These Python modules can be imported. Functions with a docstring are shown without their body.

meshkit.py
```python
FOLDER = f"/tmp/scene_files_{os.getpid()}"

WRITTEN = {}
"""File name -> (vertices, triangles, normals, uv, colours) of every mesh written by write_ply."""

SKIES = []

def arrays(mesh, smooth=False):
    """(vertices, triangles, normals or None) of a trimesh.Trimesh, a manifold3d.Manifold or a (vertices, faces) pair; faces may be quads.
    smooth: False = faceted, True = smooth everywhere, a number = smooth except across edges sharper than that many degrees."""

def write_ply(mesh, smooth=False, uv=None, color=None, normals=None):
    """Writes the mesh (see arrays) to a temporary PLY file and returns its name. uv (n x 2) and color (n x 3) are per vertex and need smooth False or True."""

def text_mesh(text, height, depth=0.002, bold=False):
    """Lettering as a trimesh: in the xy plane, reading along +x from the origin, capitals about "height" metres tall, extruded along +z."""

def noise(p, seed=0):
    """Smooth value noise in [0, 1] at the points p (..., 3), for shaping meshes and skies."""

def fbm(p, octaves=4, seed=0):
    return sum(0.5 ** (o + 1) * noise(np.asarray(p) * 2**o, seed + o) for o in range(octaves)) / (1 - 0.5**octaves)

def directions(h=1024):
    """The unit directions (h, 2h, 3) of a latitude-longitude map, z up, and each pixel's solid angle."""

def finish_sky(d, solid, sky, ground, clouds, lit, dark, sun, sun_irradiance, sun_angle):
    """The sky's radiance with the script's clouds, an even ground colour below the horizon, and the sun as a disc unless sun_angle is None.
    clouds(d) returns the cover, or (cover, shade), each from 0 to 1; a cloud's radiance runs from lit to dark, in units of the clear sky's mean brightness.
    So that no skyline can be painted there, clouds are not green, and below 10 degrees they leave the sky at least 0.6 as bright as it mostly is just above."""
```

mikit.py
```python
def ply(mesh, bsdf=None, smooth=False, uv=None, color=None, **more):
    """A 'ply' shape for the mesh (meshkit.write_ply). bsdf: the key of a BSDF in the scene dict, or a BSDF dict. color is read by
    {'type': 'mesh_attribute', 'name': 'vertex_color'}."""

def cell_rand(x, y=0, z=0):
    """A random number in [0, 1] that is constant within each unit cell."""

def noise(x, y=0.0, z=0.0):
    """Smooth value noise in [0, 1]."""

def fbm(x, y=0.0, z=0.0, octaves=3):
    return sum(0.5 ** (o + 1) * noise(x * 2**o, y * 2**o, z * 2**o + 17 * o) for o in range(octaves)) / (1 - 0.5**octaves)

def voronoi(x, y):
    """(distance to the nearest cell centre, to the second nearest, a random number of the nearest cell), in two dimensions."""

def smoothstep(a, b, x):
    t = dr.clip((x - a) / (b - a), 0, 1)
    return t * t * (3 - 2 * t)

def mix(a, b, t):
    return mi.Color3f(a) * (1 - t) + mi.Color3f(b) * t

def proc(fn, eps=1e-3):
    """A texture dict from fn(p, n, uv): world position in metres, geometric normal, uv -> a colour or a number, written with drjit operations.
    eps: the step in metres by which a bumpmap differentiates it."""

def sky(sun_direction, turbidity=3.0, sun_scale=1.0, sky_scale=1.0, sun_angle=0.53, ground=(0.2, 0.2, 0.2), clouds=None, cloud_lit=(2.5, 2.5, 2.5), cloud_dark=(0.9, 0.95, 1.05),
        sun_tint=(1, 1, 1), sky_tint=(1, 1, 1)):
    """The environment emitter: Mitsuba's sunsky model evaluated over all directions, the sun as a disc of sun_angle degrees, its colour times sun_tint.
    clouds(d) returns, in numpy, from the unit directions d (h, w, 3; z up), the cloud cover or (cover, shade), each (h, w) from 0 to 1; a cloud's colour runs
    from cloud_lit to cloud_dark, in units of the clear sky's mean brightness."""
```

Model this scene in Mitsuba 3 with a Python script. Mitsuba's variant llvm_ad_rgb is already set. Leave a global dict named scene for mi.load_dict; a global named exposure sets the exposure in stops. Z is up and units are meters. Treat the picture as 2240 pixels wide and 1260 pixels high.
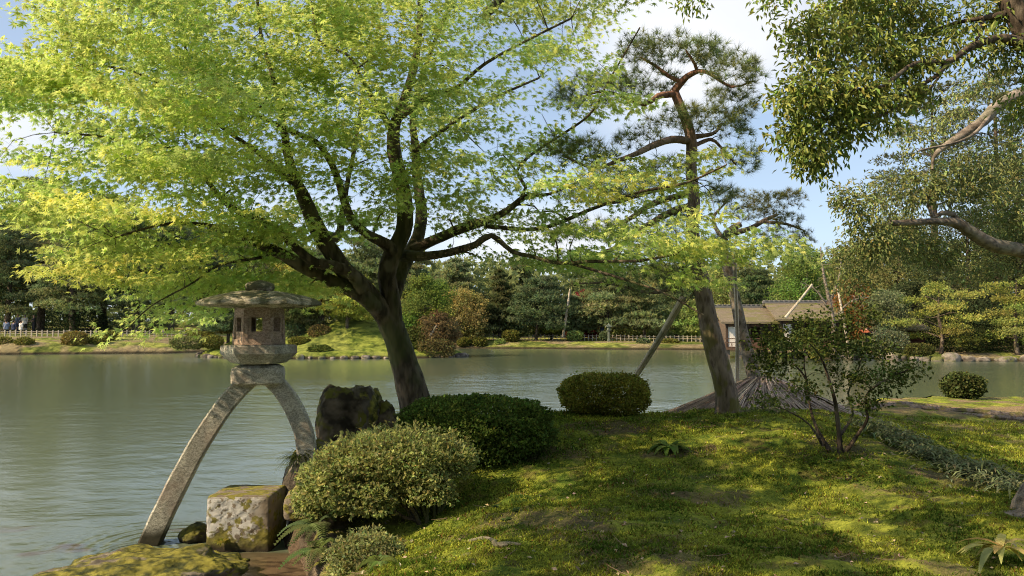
import math
import numpy as np
import trimesh
import manifold3d as m3
import drjit as dr
import mitsuba as mi
import mikit
import meshkit
from mikit import noise, fbm, voronoi, smoothstep, mix
from scipy.interpolate import RBFInterpolator
from scipy.spatial import cKDTree

T = mi.ScalarTransform4f
rng = np.random.default_rng(7)
scene, labels = {}, {}

# ------------------------------------------------------------------ camera, sky, exposure
CAM = np.array([0.0, 0.0, 2.2])
FPX, CX, CY, HORIZON = 1740.0, 1120.0, 630.0, 715.0
PITCH = math.atan((HORIZON - CY) / FPX)
FWD = np.array([0, math.cos(PITCH), math.sin(PITCH)])
UP = np.array([0, -math.sin(PITCH), math.cos(PITCH)])
scene['camera'] = {'type': 'perspective', 'fov': math.degrees(2 * math.atan(1120 / FPX)), 'fov_axis': 'x',
                   'near_clip': 0.05, 'far_clip': 3000.0,
                   'to_world': T().look_at(origin=CAM.tolist(), target=(CAM + FWD).tolist(), up=[0, 0, 1])}
SUN = np.array([-0.84, -0.38, 0.74])
SUN = SUN / np.linalg.norm(SUN)
exposure = 2.1


def clouds(d):
    az = np.degrees(np.arctan2(d[..., 0], d[..., 1]))
    el = np.degrees(np.arcsin(np.clip(d[..., 2], -1, 1)))
    q = d / (np.abs(d[..., 2:]) + 0.25)
    n = meshkit.fbm(q * [1.3, 1.3, 1.3] + 3.1, 5, seed=3)
    m = meshkit.fbm(q * 3.7 + 9.0, 4, seed=8)
    base = np.clip((n - 0.50) * 4.5, 0, 1)

    def blob(a, e, ra, re):
        return np.exp(-(((az - a) / ra) ** 2 + ((el - e) / re) ** 2))
    extra = 1.25 * blob(13, 20, 10, 8.5) + 0.9 * blob(-33, 12.5, 7, 3.6) + 0.9 * blob(2, 6, 10, 3.2) + 0.5 * blob(-16, 8, 9, 3)
    hole = 0.9 * blob(21, 9, 6, 5) + 0.7 * blob(-30, 21, 9, 5) + 0.4 * blob(-6, 20, 9, 6)
    cover = np.clip(base * 0.75 + extra * (0.55 + 0.9 * m) - hole, 0, 1)
    cover = cover * cover * (3 - 2 * cover) * 0.92
    cover = np.maximum(cover, 0.13 + 0.14 * m)  # thin high veil
    shade = np.clip(0.12 + 0.9 * (m - 0.35), 0, 1)
    return cover, shade


scene['sky'] = mikit.sky(SUN.tolist(), turbidity=3.5, sky_scale=1.2, sun_scale=1.2, clouds=clouds, cloud_lit=(2.3, 2.32, 2.36), cloud_dark=(1.35, 1.4, 1.5),
                         sun_tint=(1.0, 0.95, 0.86), sky_tint=(1.1, 1.05, 1.0))

# ------------------------------------------------------------------ helpers


def P(x, y, d):
    """The point at forward distance d that stands at photo pixel (x, y)."""
    v = np.array([1.0, 0, 0]) * ((x - CX) / FPX) + UP * ((CY - y) / FPX) + FWD
    return CAM + v * (d / v[1])


class Mesh:
    def __init__(self):
        self.v, self.f, self.c, self.u, self.n = [], [], [], [], 0

    def add(self, v, f, c=None, uv=None):
        v = np.asarray(v, float)
        self.v.append(v)
        self.f.append(np.asarray(f, int) + self.n)
        self.c.append(np.broadcast_to(np.asarray((0.5, 0.5, 0.5) if c is None else c, float), v.shape))
        self.u.append(np.zeros((len(v), 2)) if uv is None else uv)
        self.n += len(v)
        return self

    def tm(self, t, c=None):
        if hasattr(t, 'to_mesh'):
            k = t.to_mesh()
            return self.add(k.vert_properties[:, :3], k.tri_verts, c)
        return self.add(t.vertices, t.faces, c)

    def get(self):
        return np.vstack(self.v), np.vstack(self.f), np.vstack(self.c), np.vstack(self.u)


def put(key, mesh, bsdf, smooth=False):
    if isinstance(mesh, Mesh):
        v, f, c, u = mesh.get()
        if smooth is True or smooth is False:
            scene[key] = mikit.ply((v, f), bsdf, smooth, uv=u, color=c)
        else:
            scene[key] = mikit.ply((v, f), bsdf, smooth)
    else:
        scene[key] = mikit.ply(mesh, bsdf, smooth)
    return key


used = set()


def fresh(name):
    if name not in used:
        used.add(name)
        return name
    i = 1
    while f'{name}_{i:03d}' in used:
        i += 1
    used.add(f'{name}_{i:03d}')
    return f'{name}_{i:03d}'


def thing(name, label, cat, group=None, kind=None):
    k = fresh(name)
    labels[k] = {'label': label, 'category': cat}
    if group:
        labels[k]['group'] = group
    if kind:
        labels[k]['kind'] = kind
    return k


def part(holder, name, mesh, bsdf, smooth=False, label=None, kind=None):
    k = fresh(holder + '__' + name)
    put(k, mesh, bsdf, smooth)
    if label or kind:
        labels[k] = {a: b for a, b in (('label', label), ('kind', kind)) if b}
    return k


def structure(name, mesh, bsdf, smooth=True, kind='structure', label=None):
    k = fresh(name)
    put(k, mesh, bsdf, smooth)
    labels[k] = {'kind': kind}
    if label:
        labels[k]['label'] = label
    return k


def unit(v):
    v = np.asarray(v, float)
    return v / (np.linalg.norm(v, axis=-1, keepdims=True) + 1e-12)


def curve(pts, rad, step=0.12):
    """A smooth line through the points: (points, radii)."""
    p, r = np.asarray(pts, float), np.asarray(rad, float)
    if len(p) < 3:
        p = np.vstack([p[0], (p[0] + p[-1]) / 2, p[-1]])
        r = np.array([r[0], (r[0] + r[-1]) / 2, r[-1]])
    q = np.vstack([2 * p[0] - p[1], p, 2 * p[-1] - p[-2]])
    out, ro = [], []
    for i in range(len(p) - 1):
        a, b, c, d = q[i:i + 4]
        n = max(2, int(np.linalg.norm(c - b) / step))
        t = np.linspace(0, 1, n, endpoint=False)[:, None]
        out.append(0.5 * (2 * b + (c - a) * t + (2 * a - 5 * b + 4 * c - d) * t ** 2 + (3 * b - a - 3 * c + d) * t ** 3))
        ro.append(r[i] + (r[i + 1] - r[i]) * t[:, 0])
    out.append(p[-1:])
    ro.append(r[-1:])
    return np.vstack(out), np.concatenate(ro)


def tube(mesh, p, r, sides=8, rough=0.0, color=None, seed=0, cap=True):
    p, r = np.asarray(p, float), np.broadcast_to(np.asarray(r, float), (len(p),))
    t = unit(np.gradient(p, axis=0))
    a = np.cross(t[0], [0.3, 0.2, 0.93] if abs(t[0][2]) < 0.8 else [1.0, 0.1, 0])
    fr = []
    for k in range(len(p)):
        a = unit(a - t[k] * np.dot(a, t[k]))
        fr.append(a)
    a = np.array(fr)
    b = np.cross(t, a)
    ang = np.arange(sides + 1) * 2 * np.pi / sides
    ca, sa = np.cos(ang)[None, :, None], np.sin(ang)[None, :, None]
    dirs = ca * a[:, None] + sa * b[:, None]
    rr = np.repeat(r[:, None], sides + 1, 1)
    if rough:
        q = (p[:, None] + dirs * rr[..., None])
        s = 1.0 / max(float(r.max()), 0.02)
        nn = meshkit.fbm(q * [0.9 * s, 0.9 * s, 0.45 * s] + seed, 3, seed=seed) - 0.5
        rr = rr * (1 + rough * 2 * nn)
    v = p[:, None] + dirs * rr[..., None]
    ln = np.concatenate([[0], np.cumsum(np.linalg.norm(np.diff(p, axis=0), axis=1))])
    uv = np.stack([np.broadcast_to(np.arange(sides + 1) / sides, (len(p), sides + 1)), np.repeat(ln[:, None], sides + 1, 1)], -1)
    s1 = sides + 1
    i, j = np.meshgrid(np.arange(len(p) - 1), np.arange(sides), indexing='ij')
    q = np.stack([i * s1 + j, i * s1 + j + 1, (i + 1) * s1 + j + 1, (i + 1) * s1 + j], -1).reshape(-1, 4)
    f = np.vstack([q[:, [0, 1, 2]], q[:, [0, 2, 3]]])
    v, uv = v.reshape(-1, 3), uv.reshape(-1, 2)
    if cap:
        n = len(v)
        v = np.vstack([v, p[-1] + t[-1] * r[-1] * 0.3])
        uv = np.vstack([uv, [0.5, ln[-1]]])
        e = (len(p) - 1) * s1
        f = np.vstack([f, [[e + k, e + k + 1, n] for k in range(sides)]])
    mesh.add(v, f, color, uv)


def frames(dirs, normals, roll=None):
    """Rotation matrices with columns x = dirs, z ~ normals."""
    x = unit(dirs)
    z = normals - x * (normals * x).sum(-1, keepdims=True)
    z = unit(z)
    y = np.cross(z, x)
    return np.stack([x, y, z], -1)


def scatter(mesh, tv, tf, pos, R, scale, colors):
    """Copies of the template (tv, tf) at pos with rotation R, scale and a colour each."""
    n, k = len(pos), len(tv)
    v = np.einsum('nij,kj->nki', R, tv) * np.asarray(scale).reshape(-1, 1, 1) + pos[:, None]
    f = tf[None] + (np.arange(n) * k)[:, None, None]
    c = np.repeat(np.asarray(colors)[:, None], k, 1)
    mesh.add(v.reshape(-1, 3), f.reshape(-1, 3), c.reshape(-1, 3))


def rdir(n, g=None):
    return unit((g or rng).normal(size=(n, 3)))


def tint(base, n, spread=0.18, hue=0.08, g=None):
    g = g or rng
    b = np.asarray(base, float)
    k = np.exp(g.normal(0, spread, (n, 1)))
    h = np.exp(g.normal(0, hue, (n, 3)) * [1, 0.5, 1])
    return np.clip(b * k * h, 0.002, 0.9)


def noise_disp(v, n, amp, freq, seed=0):
    return v + n * ((meshkit.fbm(v * freq + 5.3, 4, seed=seed) - 0.5) * 2 * amp)[:, None]


# leaf templates ----------------------------------------------------
def maple_template():
    v, f = [], []
    for a, l in zip((-128, -84, -42, 0, 42, 84, 128), (0.42, 0.74, 0.93, 1.0, 0.93, 0.74, 0.42)):
        a = math.radians(a)
        d, s = np.array([math.cos(a), math.sin(a), 0]), np.array([-math.sin(a), math.cos(a), 0])
        k = len(v)
        v += [-d * 0.04 + s * 0.19, -d * 0.04 - s * 0.19, d * l - np.array([0, 0, 0.22 * l])]
        f.append([k, k + 1, k + 2])
    return np.array(v), np.array(f)


def lance_template(w=0.22, fold=0.10):
    v = np.array([[0, 0, 0], [0.45, w, fold], [1, 0, -0.12], [0.45, -w, fold]])
    return v, np.array([[0, 2, 1], [0, 3, 2]])


def needle_template(n, spread, w, g, flat=0.0):
    d = unit(g.normal(size=(n, 3)) * [1, 1, 1] + np.array([spread, 0, 0]))
    d[:, 2] *= (1 - flat)
    d = unit(d)
    s = unit(np.cross(d, g.normal(size=(n, 3))))
    l = g.uniform(0.7, 1.05, (n, 1))
    v = np.stack([s * w, -s * w, d * l], 1).reshape(-1, 3)
    return v, np.arange(3 * n).reshape(-1, 3)


def clump_template(n, g, size=0.55):
    c = g.normal(size=(n, 3)) * [0.42, 0.42, 0.3]
    a = unit(g.normal(size=(n, 3)) * [1, 1, 0.7])
    b = unit(np.cross(a, g.normal(size=(n, 3))))
    s = g.uniform(0.6, 1.1, (n, 1)) * size
    v = np.stack([c - b * s * 0.4, c + b * s * 0.4, c + a * s], 1).reshape(-1, 3)
    return v, np.arange(3 * n).reshape(-1, 3)


MAPLE = maple_template()
MAPLE5 = (MAPLE[0][3:18] * [1.0, 1.12, 1.0], MAPLE[1][:5])
LANCE = lance_template(0.18)
OVAL = lance_template(0.33, 0.08)
TG = np.random.default_rng(11)
NEEDLES = [needle_template(28, 0.8, 0.022, TG) for _ in range(3)]
FARNEEDLE = [needle_template(6, 0.5, 0.16, TG, 0.3) for _ in range(3)]
CLUMP = [clump_template(6, TG, 0.66) for _ in range(3)]

# ------------------------------------------------------------------ materials
VC = {'type': 'mesh_attribute', 'name': 'vertex_color'}


def leafmat(name, rough=0.5, trans=1.0, spec=1.45):
    scene[name] = {'type': 'principledthin', 'base_color': VC, 'roughness': rough, 'diff_trans': trans, 'eta': spec, 'spec_trans': 0.0}


leafmat('leaf_soft', 0.34, 1.05)
leafmat('leaf_gloss', 0.30, 0.42, 1.5)
leafmat('leaf_far', 0.6, 0.8)
scene['plain'] = {'type': 'twosided', 'bsdf': {'type': 'principled', 'base_color': VC, 'roughness': 0.75, 'specular': 0.3}}


def c3(a, b, t):
    return mix(a, b, t)


def solid(name, color, height=None, scale=0.01, rough=0.85, specular=0.3, eps=2e-3):
    b = {'type': 'principled', 'base_color': mikit.proc(color) if callable(color) else {'type': 'rgb', 'value': list(color)}, 'roughness': rough, 'specular': specular}
    if height is not None:
        b = {'type': 'bumpmap', 'arbitrary': mikit.proc(height, eps), 'scale': scale, 'bsdf': b}
    scene[name] = {'type': 'twosided', 'bsdf': b}


def bark_maple(p, n, uv):
    a = fbm(p.x * 22, p.y * 22, p.z * 5, 3)
    c = c3((0.035, 0.027, 0.019), (0.13, 0.10, 0.073), smoothstep(0.3, 0.75, a))
    l = fbm(p.x * 5 + 3, p.y * 5, p.z * 3, 3)
    c = c3(c, (0.20, 0.175, 0.135), smoothstep(0.58, 0.74, l) * 0.6)
    g = fbm(p.x * 3 + 9, p.y * 3, p.z * 2, 3)
    return c3(c, (0.07, 0.085, 0.025), smoothstep(0.5, 0.68, g) * smoothstep(5.0, 1.5, p.z) * 0.75)


def bark_height(p, n, uv):
    return fbm(p.x * 26, p.y * 26, p.z * 7, 3)


def bark_pine(p, n, uv):
    f = fbm(p.x * 34 + 3, p.y * 34, p.z * 7, 3)
    k = fbm(p.x * 9, p.y * 9 + 5, p.z * 6, 3)
    c = c3((0.15, 0.115, 0.09), (0.30, 0.245, 0.20), k)
    c = c3((0.095, 0.07, 0.053), c, smoothstep(0.22, 0.66, f))
    up = smoothstep(4.0, 6.0, p.z)
    c = c3(c, mi.Color3f(c) * mi.Color3f(1.25, 0.80, 0.64), up)
    g = fbm(p.x * 6, p.y * 6, p.z * 3.5, 3)
    return c3(c, (0.14, 0.13, 0.03), smoothstep(0.48, 0.62, g) * smoothstep(3.4, 1.4, p.z) * 0.8)


def bark_pine_height(p, n, uv):
    return fbm(p.x * 34 + 3, p.y * 34, p.z * 7, 3)


def bark_grey(p, n, uv):
    a = fbm(p.x * 9, p.y * 9, p.z * 9, 4)
    c = c3((0.13, 0.105, 0.08), (0.29, 0.25, 0.20), smoothstep(0.3, 0.72, a))
    c = c3(c, mi.Color3f(c) * 0.55, smoothstep(0.5, 0.68, fbm(p.x * 16, p.y * 16, p.z * 16, 2)))
    return c3(c, (0.10, 0.11, 0.06), smoothstep(0.58, 0.7, fbm(p.x * 3, p.y * 3 + 4, p.z * 3, 2)) * 0.5)


def speck(p, k):
    return mikit.cell_rand(p.x * k, p.y * k, p.z * k)


def granite(p, n, uv):
    s = 0.35 * speck(p, 120) + 0.65 * fbm(p.x * 55, p.y * 55, p.z * 55, 2)
    c = c3((0.19, 0.185, 0.15), (0.50, 0.49, 0.42), smoothstep(0.2, 0.8, s))
    c = c3(c, mi.Color3f(c) * 0.66, smoothstep(0.45, 0.7, fbm(p.x * 11, p.y * 11, p.z * 3.5, 3)) * 0.8)
    w = fbm(p.x * 4, p.y * 4, p.z * 3, 3)
    c = c3(c, (0.24, 0.19, 0.15), smoothstep(0.5, 0.7, w) * 0.55)
    # wet and algae-dark foot at the water, moss where faces look up
    c = c3(c, (0.035, 0.033, 0.02), smoothstep(0.22, 0.08, p.z + 0.08 * (w - 0.5)))
    m = smoothstep(0.46, 0.66, fbm(p.x * 9 + 2, p.y * 9, p.z * 9, 3)) * smoothstep(0.35, 0.85, n.z)
    return c3(c, (0.10, 0.105, 0.06), m * 0.7)


def granite_height(p, n, uv):
    return speck(p, 120) * 0.35 + fbm(p.x * 30, p.y * 30, p.z * 30, 3)


def granite_red(p, n, uv):
    s = 0.35 * speck(p, 120) + 0.65 * fbm(p.x * 60, p.y * 60, p.z * 60, 2)
    c = c3((0.17, 0.12, 0.09), (0.45, 0.35, 0.275), smoothstep(0.2, 0.8, s))
    return c3(c, (0.15, 0.12, 0.09), smoothstep(0.5, 0.7, fbm(p.x * 6, p.y * 6, p.z * 4, 3)) * 0.6)


def granite_roof(p, n, uv):
    s = 0.35 * speck(p, 120) + 0.65 * fbm(p.x * 50, p.y * 50, p.z * 50, 2)
    c = c3((0.14, 0.13, 0.10), (0.46, 0.43, 0.35), smoothstep(0.2, 0.8, s))
    m = smoothstep(0.44, 0.56, fbm(p.x * 9 + 2, p.y * 9, p.z * 9, 4))
    return c3(c, (0.065, 0.07, 0.035), m * 0.8)


def pillar(p, n, uv):
    a = fbm(p.x * 9, p.y * 9, p.z * 9, 4)
    c = c3((0.10, 0.085, 0.06), (0.21, 0.18, 0.14), a)
    side = smoothstep(0.55, 0.2, n.z)
    lich = smoothstep(0.40, 0.50, fbm(p.x * 26, p.y * 26, p.z * 20 + 3, 4) + 0.22 * (p.z - 0.22)) * smoothstep(0.5, 0.9, -n.y) * smoothstep(-2.42, -2.6, p.x + 0.25 * (a - 0.5))
    c = c3(c, (0.42, 0.43, 0.42), lich * side * 0.9)
    ms = smoothstep(0.50, 0.60, fbm(p.x * 13 + 7, p.y * 13, p.z * 13, 4) + 0.35 * smoothstep(0.32, 0.0, p.z) + 0.1 * smoothstep(0.4, 0.9, n.z) - 0.05)
    c = c3(c, c3((0.05, 0.055, 0.012), (0.22, 0.20, 0.035), fbm(p.x * 30, p.y * 30, p.z * 30, 2)), ms * 0.95)
    return c3(c, (0.025, 0.02, 0.012), smoothstep(0.12, 0.02, p.z + 0.1 * (a - 0.5)))


def rock_moss(p, n, uv):
    a = fbm(p.x * 7, p.y * 7, p.z * 7, 4)
    c = c3((0.05, 0.042, 0.032), (0.17, 0.15, 0.12), smoothstep(0.3, 0.7, a))
    m = smoothstep(0.44, 0.56, fbm(p.x * 4.5 + 1, p.y * 4.5, p.z * 4.5, 4) + 0.20 * (n.z - 0.5))
    g = c3((0.028, 0.034, 0.008), (0.21, 0.195, 0.033), smoothstep(0.25, 0.8, fbm(p.x * 16, p.y * 16, p.z * 16, 3)))
    c = c3(c, g, m)
    return c3(c, (0.02, 0.017, 0.011), smoothstep(0.07, 0.0, p.z))


def rock_dark(p, n, uv):
    a = fbm(p.x * 7, p.y * 7, p.z * 7, 4)
    c = c3((0.024, 0.019, 0.012), (0.15, 0.12, 0.085), smoothstep(0.35, 0.72, a))
    m = smoothstep(0.46, 0.6, fbm(p.x * 6 + 1, p.y * 6, p.z * 6, 4) + 0.2 * (n.z - 0.4))
    return c3(c, c3((0.05, 0.06, 0.012), (0.16, 0.15, 0.025), a), m)


def rock_height(p, n, uv):
    return fbm(p.x * 18, p.y * 18, p.z * 18, 4)


def far_stone(p, n, uv):
    a = fbm(p.x * 2.5, p.y * 2.5, p.z * 2.5, 4)
    c = c3((0.06, 0.052, 0.042), (0.22, 0.195, 0.16), smoothstep(0.3, 0.7, a))
    return c3(c, (0.10, 0.11, 0.035), smoothstep(0.5, 0.64, fbm(p.x * 1.3 + 4, p.y * 1.3, p.z * 1.3, 3) + 0.15 * (n.z - 0.5)))


def moss(p, n, uv):
    big = fbm(p.x * 0.9 + 3, p.y * 0.9, 0, 4)
    mid = fbm(p.x * 4, p.y * 4, 1.0, 4)
    fine = fbm(p.x * 45, p.y * 45, p.z * 45, 3)
    c = c3((0.045, 0.08, 0.012), (0.215, 0.24, 0.034), smoothstep(0.30, 0.70, 0.45 * mid + 0.25 * big + 0.3 * fine))
    c = c3(c, (0.085, 0.065, 0.03), smoothstep(0.58, 0.72, fbm(p.x * 6 + 8, p.y * 6, 2.0, 3)) * 0.6)
    soil = 0.8 * smoothstep(0.56, 0.72, 0.25 * (fine - 0.5) +  fbm(p.x * 1.7 + 21, p.y * 1.7 + 5, 4.0, 4))
    d1 = dr.exp(-(dr.square((p.x - 1.25) / 0.85) + dr.square((p.y - 9.9) / 0.42)))
    d2 = dr.exp(-(dr.square((p.x - 1.85) / 0.5) + dr.square((p.y - 8.75) / 0.2)))
    soil = dr.maximum(soil, smoothstep(0.35, 0.6, dr.maximum(d1, d2) + 0.6 * (mid - 0.5)))
    bank = smoothstep(0.42, 0.15, p.z + 0.25 * (mid - 0.5))
    c = c3(c, c3((0.03, 0.022, 0.015), (0.14, 0.105, 0.075), fine), dr.maximum(soil * 0.85, bank))
    right = smoothstep(9.5, 13.5, p.y - 0.2 * p.x) * smoothstep(2.0, 4.5, p.x)
    return c3(c, c3((0.09, 0.06, 0.035), (0.24, 0.18, 0.12), fine), right * smoothstep(0.42, 0.60, fbm(p.x * 1.3 + 2, p.y * 1.3, 7.0, 3)) * 0.9)


def moss_height(p, n, uv):
    return 0.6 * fbm(p.x * 14, p.y * 14, p.z * 14, 3) + 0.4 * fbm(p.x * 60, p.y * 60, p.z * 60, 2)


def lawn(p, n, uv):
    a = fbm(p.x * 0.45, p.y * 0.45, 0.0, 4)
    f = fbm(p.x * 2.2, p.y * 2.2, p.z * 4, 4)
    c = c3((0.045, 0.065, 0.015), (0.20, 0.22, 0.05), smoothstep(0.3, 0.72, 0.5 * a + 0.5 * f))
    dirt = smoothstep(0.46, 0.60, fbm(p.x * 0.4 + 11, p.y * 0.4, 3.0, 4))
    c = c3(c, c3((0.12, 0.085, 0.05), (0.24, 0.19, 0.13), f), dirt * 0.75)
    isl = smoothstep(13, 9, dr.abs(p.x + 13)) * smoothstep(66, 63, p.y)
    c = c3(c, c3((0.05, 0.08, 0.012), (0.19, 0.225, 0.04), smoothstep(0.3, 0.7, f)), isl * 0.85)
    return c3(c, (0.035, 0.03, 0.018), smoothstep(0.28, 0.08, p.z))


def water_color(p, n, uv):
    d = dr.sqrt(dr.square((p.x + 2.1) / 0.75) + dr.square((p.y - 7.0) / 1.0))
    sh = smoothstep(1.15, 0.5, d + 0.5 * (fbm(p.x * 3, p.y * 3, 0.0, 3) - 0.5))
    f = fbm(p.x * 7, p.y * 16, 0.0, 3)
    sand = c3((0.055, 0.040, 0.026), (0.135, 0.098, 0.062), smoothstep(0.3, 0.65, f))
    far = fbm(p.x * 0.08, p.y * 0.12, 0.0, 2)
    base = c3((0.096, 0.130, 0.082), (0.108, 0.138, 0.096), far)
    rk = smoothstep(0.60, 0.68, fbm(p.x * 0.9 + 5, p.y * 1.6 + 2, 3.0, 3)) * smoothstep(9.5, 8.3, p.y) * smoothstep(-6.5, -5.0, p.x)
    base = c3(base, (0.085, 0.055, 0.03), rk * 0.7)
    return c3(base, sand, sh)


def water_height(p, n, uv):
    patch = smoothstep(0.40, 0.72, fbm(p.x * 0.045 + 2.3, p.y * 0.07 + 1.1, 0.0, 2) + 0.25 * smoothstep(-14, 6, p.x) - 0.10)
    amp = 0.16 + 1.15 * patch + 0.22 * smoothstep(10, 7, p.y)
    w = 1.6 * noise(p.x * 0.5, p.y * 0.5, 9.0)
    a = fbm(p.x * 2.6 + 0.9 * p.y + w, p.y * 3.6 + 1.5 * w, 0.0, 4)
    b = noise(p.x * 0.7, p.y * 1.2, 4.0) + 0.16 * fbm(p.x * 9, p.y * 15, 2.0, 2)
    rx, ry = p.x + 3.66, p.y - 7.93
    r = dr.sqrt(rx * rx + ry * ry)
    ring = dr.sin(r * 75) * dr.exp(-dr.square((r - 0.22) / 0.2)) * 0.25
    r2 = dr.sqrt(dr.square(p.x + 3.55) + dr.square(p.y - 8.25))
    ring2 = dr.sin(r2 * 40) * dr.exp(-dr.square((r2 - 0.5) / 0.4)) * 0.25
    return amp * (a + 0.9 * b) + ring + ring2


def thatch(p, n, uv):
    a = fbm(uv.x * 260, uv.y * 3.0, 0.0, 3)
    b = fbm(p.x * 3, p.y * 3, p.z * 6, 3)
    c = c3((0.07, 0.052, 0.042), (0.36, 0.29, 0.235), smoothstep(0.3, 0.72, a))
    return c3(c, (0.15, 0.13, 0.115), smoothstep(0.45, 0.65, b) * 0.6)


def log_wood(p, n, uv):
    a = fbm(uv.x * 14, uv.y * 1.3, 0.0, 3)
    c = c3((0.26, 0.215, 0.155), (0.58, 0.51, 0.41), smoothstep(0.3, 0.7, a))
    return c3(c, (0.16, 0.17, 0.10), smoothstep(0.55, 0.68, fbm(p.x * 5, p.y * 5, p.z * 3, 3)) * 0.6)


solid('bark_maple', bark_maple, bark_height, 0.022)
solid('bark_pine', bark_pine, bark_pine_height, 0.03)
solid('bark_grey', bark_grey, bark_height, 0.008)
solid('granite', granite, granite_height, 0.004)
solid('granite_red', granite_red, granite_height, 0.004)
solid('granite_roof', granite_roof, granite_height, 0.006)
solid('pillar_stone', pillar, rock_height, 0.02)
solid('rock_moss', rock_moss, rock_height, 0.035)
solid('rock_dark', rock_dark, rock_height, 0.04)
solid('far_stone', far_stone)
solid('moss', moss, moss_height, 0.035, 0.95, 0.1)
solid('lawn', lawn, lambda p, n, uv: fbm(p.x * 1.7, p.y * 1.7, 0.0, 3), 0.35, 0.95, 0.1, 2e-2)
solid('thatch', thatch, lambda p, n, uv: fbm(uv.x * 260, uv.y * 3.0, 0.0, 2), 0.02)
solid('log_wood', log_wood)
scene['water_surface'] = {'type': 'bumpmap', 'arbitrary': mikit.proc(water_height, 4e-3), 'scale': 0.016,
                          'bsdf': {'type': 'roughplastic', 'diffuse_reflectance': mikit.proc(water_color), 'alpha': 0.035, 'int_ior': 1.33, 'nonlinear': False}}

# ------------------------------------------------------------------ terrain
EDGE = np.array([(-1.2, -14), (-1.35, 0), (-1.4, 4.0), (-1.55, 5.6), (-1.62, 6.9), (-1.95, 7.5), (-2.2, 8.0), (-2.45, 8.6), (-2.35, 9.6), (-1.9, 10.8), (-1.2, 12.0),
                 (0, 12.5), (1.2, 12.8), (2.6, 13.4), (4.0, 14.3), (6.0, 16.4), (8.0, 19.5), (11, 21.5), (15, 22.2), (24, 22.5), (40, 20), (40, -14)], float)


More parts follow.
